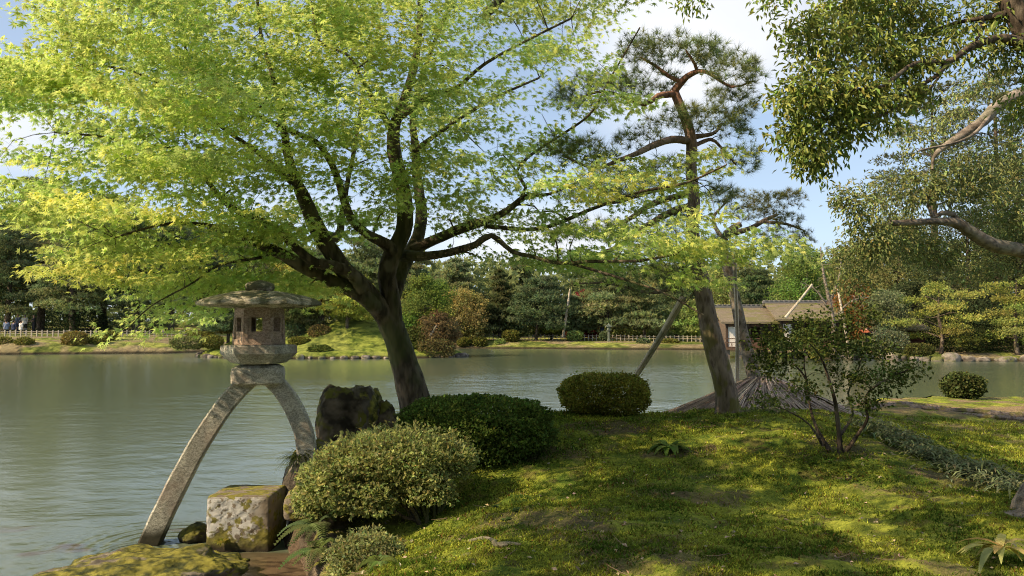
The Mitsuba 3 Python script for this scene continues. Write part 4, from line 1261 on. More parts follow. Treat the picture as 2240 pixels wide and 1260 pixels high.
shrub('round_shrub', 'small dark round shrub at the water edge on the right', rc2, (0.46, 0.44, 0.30), 5000, 0.075, (0.07, 0.09, 0.03), g, mat='leaf_gloss', stem=stems(rc2, [rc2[0], rc2[1], hN(rc2[0], rc2[1])], 5, 0.02, g, 0.05, np.array([0.3, 0.3, 0.1])), lump=0.2, shell=0.5)

# open twiggy shrub at right
osk = Skeleton()
om = Mesh()
osh = thing('open_shrub', 'open dark shrub of thin forking stems on the mound at right', 'shrub')
for i, q in enumerate([
    [(1838, 1000, 8.3, 26), (1836, 955, 8.3, 20), (1830, 900, 8.25, 17), (1825, 870, 8.2, 15), (1810, 820, 8.2, 11), (1795, 780, 8.1, 8), (1770, 750, 8, 5)],
    [(1846, 995, 8.3, 20), (1880, 945, 8.2, 13), (1898, 915, 8.1, 12), (1893, 870, 8.1, 10), (1915, 845, 8, 8), (1960, 820, 7.9, 6), (2010, 800, 7.8, 3)],
    [(1815, 985, 8.3, 20), (1785, 935, 8.4, 12), (1770, 880, 8.5, 10), (1763, 830, 8.6, 9), (1740, 800, 8.7, 6), (1700, 770, 8.8, 4)],
    [(1800, 975, 8.3, 12), (1772, 930, 8.2, 8), (1735, 905, 8.1, 6), (1690, 885, 8.1, 4)],
    [(1840, 950, 8.3, 12), (1866, 905, 8.5, 9), (1855, 860, 8.6, 8), (1880, 800, 8.7, 6), (1890, 730, 8.8, 4)],
    [(1768, 850, 8.5, 7), (1760, 780, 8.5, 5), (1800, 720, 8.5, 4)], [(1828, 890, 8.2, 8), (1790, 870, 8, 5), (1760, 865, 7.9, 3)]]):
    osk.limb(*tr([(x, y, d, w * 0.62) for x, y, d, w in q]), sides=8, rough=0.1, seed=90 + i, mesh=om)
ops = [(1690, 800, 50, 24, 8.7, 22), (1720, 735, 70, 28, 8.7, 30), (1800, 715, 60, 28, 8.5, 26), (1870, 690, 45, 26, 8.7, 18), (1900, 770, 55, 26, 8.5, 20), (1975, 805, 45, 18, 7.9, 16), (1760, 850, 50, 18, 8.2, 14), (1850, 820, 45, 24, 8.4, 16), (1680, 880, 30, 16, 8.1, 10), (1780, 770, 60, 26, 8.3, 24), (1895, 880, 35, 14, 8.1, 10), (1930, 835, 45, 18, 8, 16),
       (1660, 760, 30, 20, 8.7, 9), (1840, 745, 50, 20, 8.4, 14)]
fm2 = Mesh()
cs = leafy_pads(fm2, [(x, y, rx * 1.1, ry * 1.15, d, n * 2.6) for x, y, rx, ry, d, n in ops], (0.085, 0.115, 0.03), 0.040, g, tpl=OVAL, droop=0.1, per=10)
osk.attach(cs, 0.004, g=g)
part(osh, 'stem', om, 'bark_maple', True)
part(osh, 'twig', osk.twigs, 'bark_maple', True, kind='stuff')
part(osh, 'foliage', fm2, 'leaf_gloss')


# ------------------------------------------------------------------ small plants
def strap_leaf(m, base, d, length, width, bend, color, seg=5):
    d = unit(d)
    side = unit(np.cross(d, [0, 0, 1.0]) + 1e-6)
    v = []
    for i in range(seg + 1):
        s = i / seg
        c = np.asarray(base) + d * length * s - np.array([0, 0, 1.0]) * bend * length * s ** 2
        w = width * math.sin(math.pi * min(0.98, 0.15 + 0.85 * s)) + 0.0006
        v += [c + side * w + [0, 0, w * 0.4], c - side * w + [0, 0, w * 0.4]]
    f = []
    for i in range(seg):
        a = 2 * i
        f += [[a, a + 1, a + 3], [a, a + 3, a + 2]]
    m.add(v, f, color)


def fern(name, label, base, n, length, g, lean=(0, 0, 0), color=(0.13, 0.18, 0.05)):
    k = thing(name, label, 'fern')
    for q in range(n):
        m = Mesh()
        a = q * 6.283 / n + g.normal(0, 0.3)
        d = unit(np.array([math.cos(a), math.sin(a), 0.9]) + np.asarray(lean))
        L = length * g.uniform(0.7, 1.1)
        pts = np.array([np.asarray(base) + d * L * s - np.array([0, 0, 0.75 * L * s * s]) for s in np.linspace(0, 1, 12)])
        tube(m, pts, np.linspace(0.003, 0.0012, 12), 4, color=(0.12, 0.12, 0.04), cap=False)
        t = unit(np.gradient(pts, axis=0))
        side = unit(np.cross(t, [0, 0, 1.0]))
        col = tint(color, 1, 0.2, 0.1, g)[0]
        for s in np.linspace(1.5, 11, 16):
            i0 = min(int(s), 10)
            c = pts[i0] + (pts[i0 + 1] - pts[i0]) * (s - i0)
            for sg in (-1, 1):
                strap_leaf(m, c, side[i0] * sg + t[i0] * 0.35, L * 0.26 * (1.08 - s / 11.5) + 0.01, 0.011 * L / 0.35, 0.25, col, 2)
        part(k, 'frond', m, 'leaf_soft')
    return k


g = np.random.default_rng(41)
fern('fern', 'fern with drooping fronds on the bank wall under the olive azalea', (-1.74, 7.2, 0.42), 13, 0.40, g, (-0.45, -0.5, 0), (0.19, 0.25, 0.10))
fern('fern', 'dark fern hanging lower over the water beside the bank stones', (-1.66, 6.92, 0.28), 12, 0.34, g, (-0.45, -0.45, 0), (0.18, 0.24, 0.09))
fern('fern', 'bright small fern in front of the pale azalea at the bottom edge', P(830, 1232, 5.8), 6, 0.22, g, (0, -0.3, 0.2), (0.20, 0.27, 0.08))
fern('fern', 'fern at the bottom edge left of the pale azalea', P(745, 1262, 6.4), 6, 0.22, g, (-0.2, -0.3, 0.2), (0.20, 0.27, 0.08))


def tuft(name, label, base, n, length, width, g, color, cat='grass tuft', bend=0.5, spread=0.8, lean=(0, 0, 0), mat='leaf_soft', leafname=None, group=None):
    k = thing(name, label, cat, group)
    m = Mesh()
    for q in range(n):
        if leafname:
            m = Mesh()
        a = g.random() * 6.283
        d = np.array([math.cos(a) * spread, math.sin(a) * spread, 0.6 + 0.4 * g.random()]) + np.asarray(lean)
        strap_leaf(m, np.asarray(base) + g.normal(0, 0.02, 3) * [1, 1, 0], d, length * g.uniform(0.6, 1.15), width, bend * g.uniform(0.5, 1.3), tint(color, 1, 0.2, 0.1, g)[0])
        if leafname:
            part(k, leafname, m, mat)
    if not leafname:
        put(k, m, mat)
    return k


tuft('grass_tuft', 'tuft of dark sedge grass at the short foot of the lantern', P(660, 1000, 8.45), 120, 0.30, 0.004, g, (0.06, 0.08, 0.025), bend=0.9, lean=(-0.35, -0.4, 0))
tuft('grass_tuft', 'few grass blades growing on the flat mossy rock', P(285, 1215, 7.0), 14, 0.14, 0.0022, g, (0.2, 0.2, 0.05))
tuft('grass_tuft', 'clump of yellowish small leaves at the pillar foot', np.array([-2.82, 7.86, 0.10]), 40, 0.11, 0.009, g, (0.26, 0.26, 0.05), bend=0.7)
tuft('grass_tuft', 'light weeds at the left foot of the yellow round shrub', P(1243, 905, 10.8), 30, 0.14, 0.006, g, (0.24, 0.30, 0.08))
tuft('broad_leaf_plant', 'broad leaved green rosette plant on bare soil in the middle of the moss', P(1462, 983, 8.8), 20, 0.34, 0.038, g, (0.17, 0.25, 0.07), 'plant', 0.75, 1.0, leafname='leaf')
tuft('yellow_leaf_plant', 'plant with long pale yellow leaves in the bottom right corner', P(2190, 1205, 5.15), 17, 0.34, 0.026, g, (0.55, 0.52, 0.20), 'plant', 0.65, 1.0, lean=(-0.25, 0, 0), leafname='leaf')


def ground_cover(name, label, cat, spots, n, length, width, color, g, mat='leaf_gloss'):
    k = fresh(name)
    m = Mesh()
    for _ in range(n):
        t = g.random() * (len(spots) - 1)
        i = int(t)
        a, b2 = np.array(spots[i]), np.array(spots[i + 1])
        c = a + (b2 - a) * (t - i) + g.normal(0, 1, 2) * 0.17
        cl = float(meshkit.noise(np.array([c[0] * 3.1, c[1] * 3.1, 0.0]), 5))
        if g.random() > 0.25 + 1.1 * cl:
            continue
        z = hcache(c[0], c[1])
        an = g.random() * 6.283
        d = np.array([math.cos(an) * 0.8, math.sin(an) * 0.8, 0.35 + 0.5 * g.random()])
        strap_leaf(m, (c[0], c[1], z + g.uniform(0, 0.04 + 0.13 * cl)), d, length * g.uniform(0.6, 1.2), width, 0.7, tint(color, 1, 0.25, 0.1, g)[0], 3)
    put(k, m, mat)
    labels[k] = {'label': label, 'category': cat, 'kind': 'stuff'}


_gx, _gy = np.linspace(-3, 10, 261), np.linspace(3, 18, 301)
_gz = near_h(*np.meshgrid(_gx, _gy))


def hcache(x, y):
    i = int(np.clip((x + 3) / 0.05, 0, 260))
    j = int(np.clip((y - 3) / 0.05, 0, 300))
    return float(_gz[j, i])


sasa = [P(x, y, d)[:2] for x, y, d in [(1890, 945, 9.8), (1960, 965, 9.2), (2030, 1000, 8.6), (2110, 1030, 8.0), (2170, 1055, 7.6), (2240, 1085, 7.2), (2300, 1110, 6.9)]]
ground_cover('dwarf_bamboo', 'band of dwarf bamboo with pale edged leaves running down the right slope', 'dwarf bamboo', sasa, 2300, 0.18, 0.010, (0.19, 0.225, 0.11), g)
ground_cover('seedlings', 'green seedlings spread in front of the open shrub', 'seedlings', [P(x, y, d)[:2] for x, y, d in [(1750, 1020, 7.8), (1830, 1030, 7.7), (1900, 1030, 7.7)]], 260, 0.05, 0.014, (0.12, 0.17, 0.03), g, 'leaf_soft')
for wl, x, y, d in [('left', 1085, 1110, 6.8), ('right', 1128, 1118, 6.7), ('nearest', 1105, 1140, 6.5)]:
    tuft('small_weed', f'small bluish green weed beside the azalea, {wl} of three', P(x, y, d), 14, 0.06, 0.012, g, (0.10, 0.17, 0.06), 'weed', group='weeds beside the azalea')


def root_line(label, pts, rad, mat='bark_grey'):
    k = thing('exposed_root', label, 'root')
    m = Mesh()
    p, r = curve(pts, rad, 0.05)
    tube(m, p, r, 9, 0.25, seed=6)
    put(k, m, mat, True)


def on_ground(pts, lift):
    out = []
    for x, y, d in pts:
        q = P(x, y, d)
        out.append([q[0], q[1], hN(q[0], q[1]) + lift])
    return out


root_line('pale crooked root surfacing in the moss near the bottom edge', on_ground([(1015, 1195, 5.85), (1055, 1187, 5.9), (1078, 1200, 5.8), (1085, 1218, 5.65), (1110, 1226, 5.6), (1140, 1228, 5.58)], 0.005), [0.012, 0.02, 0.02, 0.022, 0.024, 0.012])
root_line('long brown root lying along the far edge of the right slope', on_ground([(1930, 885, 14.2), (2000, 885, 14.6), (2070, 893, 14.6), (2140, 890, 14.4), (2200, 882, 14.2), (2260, 876, 14.2)], 0.02), [0.04, 0.07, 0.05, 0.065, 0.08, 0.07], 'bark_pine')
root_line('shorter root forking off the long root at right', on_ground([(2110, 895, 14.0), (2160, 900, 13.4), (2220, 896, 13.2), (2270, 893, 13.0)], 0.015), [0.03, 0.05, 0.055, 0.05], 'bark_pine')
root_line('root ridge before the thatch cone beside the open shrub', on_ground([(1900, 895, 13.6), (1960, 878, 15), (2020, 875, 15.8), (2080, 880, 15.6)], 0.015), [0.03, 0.055, 0.05, 0.03], 'bark_pine')


# ------------------------------------------------------------------ far trees
def far_tree(name, label, px, D, top_y, half_px, kind, base, g, lean=0.0, trunk_w=None, group=None, base_y=None, crown_from=0.35, npads=None, bark='bark_maple', dens=1.0):
    k = thing(name, label, 'tree', group)
    X = (px - CX) / FPX * D
    z0 = hF(X, D) if base_y is None else P(px, base_y, D)[2]
    zt = P(px, top_y, D)[2]
    H = zt - z0
    R = half_px * D / FPX
    sk = Skeleton()
    tm = Mesh()
    tw = trunk_w or min(0.36, max(0.12, 0.026 * H))
    lx = lean * H
    pts = [(X - lx, D, z0 - 0.3), (X - lx * 0.7 + g.normal(0, .1), D, z0 + H * 0.2), (X - lx * 0.3, D + g.normal(0, .2), z0 + H * 0.5), (X, D, z0 + H * 0.93)]
    sk.limb(pts, [tw * 1.25, tw, tw * 0.75, tw * 0.2], 7, 0.15, 3, 0.5, mesh=tm)
    m = Mesh()
    n = npads or (int(9 + H * 1.0) if kind == 'layer' else int(17 + H * 1.6))
    pads = []
    axis = np.vstack(sk.p)
    for i in range(n):
        s = crown_from + (1 - crown_from) * (i + 0.5) / n
        zc = z0 + H * s
        ax = axis[np.argmin(np.abs(axis[:, 2] - zc))]
        rel = (s - crown_from) / (1 - crown_from)
        if kind == 'pine':
            env = R * (1 - 0.62 * rel ** 1.4)
        elif kind == 'cone':
            env = R * (1 - 0.9 * rel)
        else:
            env = R * math.sqrt(max(0.05, 1 - (2 * rel - 0.85) ** 2 / 1.4))
        a = i * 2.4 + g.normal(0, 0.4)
        rr = env * (g.uniform(0.15, 0.95) if kind == 'layer' else g.uniform(0.35, 0.8))
        sz = env * (g.uniform(0.32, 0.62) if kind == 'layer' else g.uniform(0.35, 0.6)) + 0.25
        fl = {'pine': 0.28, 'cone': 0.3, 'layer': 0.13, 'round': 0.7}[kind]
        pads.append((np.array([ax[0] + math.cos(a) * rr, ax[1] + math.sin(a) * rr, zc - (0.25 if kind == 'layer' else 0)]), sz, sz, max(0.22, sz * fl), int((80 + 85 * sz) * dens)))
    if kind in ('pine', 'cone'):
        for c, rx, ry, rz, nn in pads:
            pine_tufts(m, [(c, rx, ry, rz, int(nn * 0.55))], tint(base, 1, 0.15, 0.06, g)[0], 0.30 * D / 75, 1, g, np.array([X, D, z0 + H * 0.5]), FARNEEDLE)
    else:
        for c, rx, ry, rz, nn in pads:
            nn = int(nn * 0.58)
            pos = c + rdir(nn, g) * g.random((nn, 1)) ** 0.45 * [rx, ry, rz]
            R3 = frames(rdir(nn, g), rdir(nn, g) + [0, 0, 0.6])
            w = g.integers(0, 3)
            scatter(m, *CLUMP[w], pos, R3, g.uniform(0.7, 1.2, nn) * 0.30 * D / 75, tint(tint(base, 1, 0.16, 0.07, g)[0], nn, 0.18, 0.08, g))
    sk.attach(np.array([q[0] for q in pads]), 0.05, g=g)
    for v, f, c, u in zip(sk.twigs.v, sk.twigs.f, sk.twigs.c, sk.twigs.u):
        pass
    if sk.twigs.n:
        a = sk.twigs.get()
        tm.add(a[0], a[1], a[2], a[3])
    part(k, 'trunk', tm, bark, True)
    part(k, 'crown', m, 'leaf_far')
    return k


g = np.random.default_rng(51)
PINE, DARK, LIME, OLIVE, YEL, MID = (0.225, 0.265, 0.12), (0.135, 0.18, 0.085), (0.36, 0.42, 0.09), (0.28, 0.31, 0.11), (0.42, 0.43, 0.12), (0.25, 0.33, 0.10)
FT = [
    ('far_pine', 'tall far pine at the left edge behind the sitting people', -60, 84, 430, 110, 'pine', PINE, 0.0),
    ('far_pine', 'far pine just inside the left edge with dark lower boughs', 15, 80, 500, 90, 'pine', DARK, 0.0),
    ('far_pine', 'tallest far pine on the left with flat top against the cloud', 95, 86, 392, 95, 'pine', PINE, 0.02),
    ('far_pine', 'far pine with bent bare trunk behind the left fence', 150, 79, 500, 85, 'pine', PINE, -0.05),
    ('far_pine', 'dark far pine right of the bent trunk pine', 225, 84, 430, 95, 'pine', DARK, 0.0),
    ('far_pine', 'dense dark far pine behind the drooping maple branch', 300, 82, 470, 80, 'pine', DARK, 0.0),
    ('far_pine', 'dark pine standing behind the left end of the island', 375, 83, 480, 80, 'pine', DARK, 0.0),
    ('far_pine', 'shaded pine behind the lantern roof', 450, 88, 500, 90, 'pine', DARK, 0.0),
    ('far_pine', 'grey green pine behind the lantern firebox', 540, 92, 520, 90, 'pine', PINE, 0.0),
    ('far_tree', 'pale green tree above the lantern roof on the far bank', 620, 92, 560, 80, 'round', LIME, 0.0),
    ('far_pine', 'dark pine behind the island grass slope', 700, 95, 540, 80, 'pine', DARK, 0.0),
    ('far_pine', 'tall hazy pine behind the maple trunk', 800, 100, 520, 90, 'pine', PINE, 0.0),
    ('far_pine', 'pine seen right of the maple trunk against the sky', 900, 100, 560, 80, 'pine', PINE, 0.0),
    ('far_tree', 'yellow pink flushed young maple on the far bank right of the island', 1005, 84, 640, 65, 'round', (0.31, 0.27, 0.09), 0.0),
    ('far_pine', 'dark pine top behind the yellow pink maple', 1000, 98, 570, 70, 'pine', PINE, 0.0),
    ('far_pine', 'grey green cone shaped conifer on the middle far bank', 1095, 86, 592, 62, 'cone', (0.105, 0.125, 0.05), 0.0),
    ('far_pine', 'dark pine with leaning grey trunk at the middle far bank', 1180, 85, 610, 75, 'pine', DARK, 0.06),
    ('far_tree', 'small lime maple between the dark pines on the far bank', 1205, 87, 668, 38, 'layer', LIME, 0.0),
    ('far_tree', 'red leaved maple glowing between far pines', 1275, 92, 645, 42, 'round', (0.20, 0.035, 0.04), 0.0),
    ('far_pine', 'far pine in front of the red maple', 1250, 87, 650, 60, 'pine', PINE, 0.0),
    ('far_pine', 'pine with reddish straight trunk on the far bank', 1328, 86, 600, 75, 'pine', PINE, 0.0),
    ('far_pine', 'pine with crooked trunk on the far bank left of the prop log', 1400, 85, 620, 75, 'pine', PINE, -0.06),
    ('far_tree', 'mid green tree behind the crooked far pine', 1370, 98, 610, 80, 'round', OLIVE, 0.0),
    ('far_pine', 'dark pine behind the prop log', 1480, 90, 600, 75, 'pine', DARK, 0.0),
    ('far_tree', 'green tree between the prop log and the leaning pine', 1510, 84, 655, 50, 'layer', MID, 0.0),
    ('far_pine', 'hazy pine behind the middle of the far bank', 1130, 104, 575, 85, 'pine', PINE, 0.0),
    ('far_pine', 'hazy pine far behind the red maple', 1290, 106, 585, 80, 'pine', PINE, 0.0),
    ('far_tree', 'olive tree far behind the prop log', 1440, 108, 585, 85, 'round', OLIVE, 0.0),
    ('far_pine', 'dark evergreen behind the tea house ridge', 1650, 75, 590, 62, 'pine', DARK, 0.0),
    ('far_tree', 'brownish olive tree behind the tea house', 1600, 80, 560, 60, 'round', OLIVE, 0.0),
    ('far_tree', 'fresh light green tree rising right of the tea house ridge', 1755, 66, 545, 70, 'round', (0.15, 0.23, 0.055), 0.0),
    ('far_tree', 'orange brown leaved small maple beside the tea house', 1862, 56, 620, 45, 'round', (0.30, 0.155, 0.05), 0.0),
    ('far_tree', 'silvery green willowy shrub tree right of the orange maple', 1935, 55, 640, 52, 'round', (0.19, 0.22, 0.11), 0.0),
    ('far_tree', 'lime layered maple on the right bank', 2055, 53.5, 612, 92, 'layer', (0.33, 0.36, 0.09), 0.0),
    ('far_tree', 'lime layered maple at the right edge', 2225, 52.5, 600, 75, 'layer', (0.28, 0.31, 0.08), 0.0),
    ('far_tree', 'large dark evergreen behind the lime maple', 2120, 62, 470, 130, 'round', (0.085, 0.11, 0.045), 0.0),
    ('far_tree', 'tall dark evergreen with thick trunk at the right edge', 2230, 60, 330, 110, 'round', (0.09, 0.11, 0.045), 0.0),
    ('far_tree', 'olive broad crown behind the silvery tree', 1970, 68, 480, 100, 'round', (0.19, 0.215, 0.08), 0.0),
    ('far_tree', 'dense mid green crown left of the olive crown', 1880, 72, 540, 80, 'round', (0.17, 0.205, 0.075), 0.0),
    ('far_pine', 'tall conifer with level boughs behind the grey limbed tree', 2050, 70, 190, 150, 'pine', (0.12, 0.14, 0.07), 0.0),
    ('far_pine', 'conifer bough tree showing at the right behind the oak', 2190, 72, 150, 130, 'pine', (0.12, 0.14, 0.06), 0.0),
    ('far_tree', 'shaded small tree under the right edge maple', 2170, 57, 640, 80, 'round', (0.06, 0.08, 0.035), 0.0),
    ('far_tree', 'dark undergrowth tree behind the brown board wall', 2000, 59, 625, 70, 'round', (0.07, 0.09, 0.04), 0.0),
]
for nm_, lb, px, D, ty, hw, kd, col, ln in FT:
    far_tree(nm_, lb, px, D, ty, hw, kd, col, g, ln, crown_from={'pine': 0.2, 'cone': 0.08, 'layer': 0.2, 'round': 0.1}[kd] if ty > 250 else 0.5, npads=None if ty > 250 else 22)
IT = [('island_tree', 'yellow green maple on the island crest left of the maple trunk', 705, 60.5, 600, 85, 'layer', (0.28, 0.29, 0.05)),
      ('island_tree', 'fresh green maple at the right end of the island', 930, 59.5, 610, 60, 'round', (0.17, 0.23, 0.05)),
      ('island_tree', 'pale yellow maple crown behind the lantern roof on the island', 610, 61.5, 590, 60, 'layer', YEL),
      ('island_tree', 'dark cloud pruned pine beside the lantern on the island', 500, 60, 660, 55, 'pine', DARK),
      ('island_tree', 'green tree with pale trunk on the island slope', 770, 62, 590, 60, 'layer', (0.22, 0.25, 0.05)),
      ('island_tree', 'low spreading lime maple left of the dark maple trunk on the island', 760, 59, 625, 70, 'layer', (0.31, 0.34, 0.07)),
      ('island_tree', 'dark cloud pruned pine just right of the lantern on the island', 655, 60, 655, 45, 'pine', (0.13, 0.15, 0.06)),
      ('island_tree', 'twiggy pinkish bush tree at the right tip of the island', 960, 58.5, 690, 40, 'round', (0.20, 0.15, 0.07))]
for nm_, lb, px, D, ty, hw, kd, col in IT:
    far_tree(nm_, lb, px, D, ty, hw, kd, col, g, 0.0, crown_from=0.3 if kd != 'round' else 0.1, dens=1.3)

# the wood beyond, read as one mass
gw = np.random.default_rng(88)
m = Mesh()
n = 8200
wx = gw.uniform(-75, 75, n)
wy = gw.uniform(98, 124, n) - 0.28 * np.clip(wx - 20, 0, 40)
ph = CX + FPX * wx / wy
top = np.interp(ph, [0, 300, 600, 900, 1100, 1500, 1700, 2000, 2300], [440, 470, 540, 580, 590, 590, 580, 540, 480]) + 110 * (meshkit.fbm(np.stack([ph / 60, wy * 0.1, 0 * ph], -1), 3, seed=2) - 0.5)
zt = 2.2 + (HORIZON - top) / FPX * wy
wz = 0.5 + (zt - 0.5) * gw.random(n) ** 1.05
tone = meshkit.fbm(np.stack([wx * 0.16, wy * 0.16, wz * 0.25], -1), 3, seed=5)[:, None]
col = (np.array([0.13, 0.165, 0.08]) * (1 - tone) + np.array([0.32, 0.37, 0.13]) * tone) * np.exp(gw.normal(0, 0.2, (n, 1)))
for w in range(3):
    q = np.arange(n) % 3 == w
    scatter(m, *CLUMP[w], np.stack([wx, wy, wz], -1)[q], frames(rdir(q.sum(), gw), rdir(q.sum(), gw) + [0, 0, 0.6]), gw.uniform(0.7, 1.5, q.sum()) * 1.25, col[q])
k = fresh('distant_wood')

put(k, m, 'leaf_far')
labels[k] = {'label': 'far off mixed wood closing the view behind the far bank', 'category': 'wood', 'kind': 'stuff'}

m = Mesh()
n = 3000
a = gw.uniform(math.radians(100), math.radians(262), n)
rr = gw.uniform(20, 28, n)
wx, wy = rr * np.sin(a) + 4, rr * np.cos(a) + 1
wx = np.where(wx < -9, -9 + gw.normal(0, 2, n), wx)
wz = 0.6 + 9 * gw.random(n) ** 0.8
for w in range(3):
    q = np.arange(n) % 3 == w
    scatter(m, *CLUMP[w], np.stack([wx, wy, wz], -1)[q], frames(rdir(q.sum(), gw), rdir(q.sum(), gw) + [0, 0, 0.6]), gw.uniform(0.8, 1.5, q.sum()) * 1.3, tint((0.14, 0.17, 0.06), q.sum(), 0.2, 0.1, gw))
k = fresh('garden_wood')
put(k, m, 'leaf_far')
labels[k] = {'label': 'garden wood behind the viewpoint that darkens the shade', 'category': 'wood', 'kind': 'stuff'}

# leafless tree near the tea house
bt = thing('bare_tree', 'leafless twiggy tree in front of the light green tree', 'tree')
sk = Skeleton()
for i, q in enumerate([[(1825, 775, 52, 12), (1822, 700, 52, 10), (1810, 640, 52, 8), (1800, 590, 52, 5), (1795, 540, 52, 3)], [(1815, 660, 52, 7), (1835, 610, 52, 5), (1840, 570, 52, 3)], [(1820, 690, 52, 7), (1790, 640, 52, 4), (1760, 620, 52, 3)], [(1822, 700, 52, 6), (1860, 660, 52, 4), (1900, 650, 52, 2)]]):
    sk.limb(*tr(q), sides=6, rough=0.1, seed=i, step=0.3)
tips = np.array([P(g.uniform(1745, 1890), g.uniform(545, 690), 52 + g.normal(0, 1)) for _ in range(170)])
sk.attach(tips, 0.03, g=g)
part(bt, 'trunk', sk.mesh, 'bark_grey', True)
part(bt, 'twig', sk.twigs, 'bark_grey', True, kind='stuff')


# far shrubs
def far_shrub(label, px, py, D, hw, hh, base, group=None):
    c = P(px, py, D)
    r = (hw * D / FPX, hw * D / FPX * 0.8, hh * D / FPX)
    n = int(700 + 900 * hw / 20)
    shrub('far_shrub', label, c, r, n, 0.17 * D / 70, base, g, mat='leaf_far', group=group, bottom=-0.9, lump=0.12)


OLV, RUST = (0.16, 0.165, 0.04), (0.20, 0.17, 0.05)
for lb, px, py, D, hw, hh, col in [
    ('clipped bush cut by the left edge on the left bank', 5, 756, 65, 24, 17, OLV), ('second clipped bush from the left on the left bank', 54, 754, 65, 20, 14, OLV), ('tall rust topped clipped bush on the left bank', 164, 742, 66, 25, 16, RUST),
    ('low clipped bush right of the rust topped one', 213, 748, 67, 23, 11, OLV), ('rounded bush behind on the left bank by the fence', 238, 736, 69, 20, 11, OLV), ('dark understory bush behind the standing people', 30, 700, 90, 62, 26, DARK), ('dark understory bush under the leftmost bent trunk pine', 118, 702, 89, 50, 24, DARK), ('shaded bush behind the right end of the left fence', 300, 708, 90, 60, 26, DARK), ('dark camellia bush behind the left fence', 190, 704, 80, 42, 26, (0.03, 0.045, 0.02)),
    ('spreading grey green bush at the left tip of the island', 412, 750, 58, 36, 13, (0.15, 0.17, 0.06)), ('round bush beside the lantern on the island', 466, 748, 58, 21, 14, OLV), ('low bush behind the island tip bushes', 440, 736, 60, 28, 9, OLV),
    ('round clipped ball left of the lantern firebox', 492, 715, 60, 18, 14, RUST), ('small bush right of the lantern platform', 655, 748, 58, 22, 10, OLV), ('pinkish bush on the island right of the lantern', 700, 728, 59, 24, 16, (0.19, 0.155, 0.06)),
    ('flat bush at the island waterline right of the lantern', 700, 768, 56, 26, 12, (0.09, 0.12, 0.03)), ('dark spreading pine bush on the island slope', 645, 722, 60, 22, 18, DARK),
    ('brown twiggy bush at the right tip of the island', 955, 762, 57, 40, 20, (0.14, 0.125, 0.05)), ('green bush at the foot of the right island tree', 915, 740, 58, 30, 26, (0.10, 0.12, 0.035)),
    ('low clipped bush left on the middle bank', 1015, 748, 82, 14, 8, OLV), ('clipped bush left of the leaning far pine', 1050, 748, 82, 15, 9, OLV), ('tall clipped bush under the leaning far pine', 1117, 736, 83, 18, 12, OLV), ('tiny bush on the middle bank waterline', 1094, 750, 82, 10, 7, MID),
    ('long clipped hedge on the middle far bank', 1190, 727, 88, 24, 6, (0.17, 0.21, 0.05)), ('long clipped hedge left on the middle far bank', 985, 725, 90, 20, 6, (0.17, 0.21, 0.05)), ('dark clipped bush right of the white pole', 1257, 734, 84, 16, 9, MID),
    ('dark bush by the far stone lamp', 1323, 735, 84, 10, 8, DARK), ('dark bush at the waterline under the prop log', 1408, 752, 80, 14, 10, DARK), ('spreading bush at the waterline right of the prop log', 1465, 752, 80, 20, 9, OLV),
    ('pale bush beside the tea house piers', 1870, 762, 52, 24, 16, (0.16, 0.2, 0.08)), ('pale willowy bush under the silvery tree', 1945, 750, 53, 40, 26, (0.17, 0.2, 0.11)), ('dark bush at the foot of the lime maple', 2110, 745, 54, 60, 26, (0.05, 0.065, 0.025)),
    ('dark shrubs at the right edge bank', 2215, 745, 54, 50, 30, (0.05, 0.07, 0.025)), ('moss topped bush over the right stone wall', 2010, 765, 52, 30, 12, (0.10, 0.11, 0.035)), ('light bush at the tea house lawn', 1790, 772, 52, 18, 10, OLV), ('green bush before the taller tea house wing', 1765, 742, 53, 34, 22, (0.15, 0.2, 0.07)), ('dark bush between the two tea house wings', 1702, 752, 54, 20, 16, (0.10, 0.14, 0.05))]:
    far_shrub(lb, px, py, D, hw, hh, col)

# shore stones
gs = np.random.default_rng(61)


def nth(i):
    return f'{i}th' if 10 < i % 100 < 14 else f"{i}{ {1: 'st', 2: 'nd', 3: 'rd'}.get(i % 10, 'th') }"


def shore_stones(group, label, spots, size):
    for i, (x, y) in enumerate(spots):
        s = size * gs.uniform(0.6, 1.5)
        k = thing('shore_stone', f'{nth(i + 1)} {label}', 'stone', group)
        put(k, rock_mesh((x, y, 0.08 * s / 0.3), (s * gs.uniform(0.9, 1.5), s, s * gs.uniform(0.55, 0.9)), int(gs.integers(1, 999)), rough=0.22, boxy=1.2, sub=2, rot=gs.random() * 3), 'far_stone', 40)


right = [(x + gs.normal(0, .3), np.interp(x, [19.5, 24, 30, 38], [55.6, 52.6, 50.8, 49.9]) + gs.normal(0, .25)) for x in np.linspace(22, 35, 34)]
shore_stones('stones along the right shore', 'boulder from the left along the right shore waterline', right, 0.36)
isl = []
for a in np.linspace(math.radians(185), math.radians(355), 40):
    isl.append((ISC[0] + ISR[0] * math.cos(a) * 1.0, ISC[1] + ISR[1] * math.sin(a) * 1.0))
shore_stones('stones around the island', 'small edging stone from the left around the island', isl, 0.20)


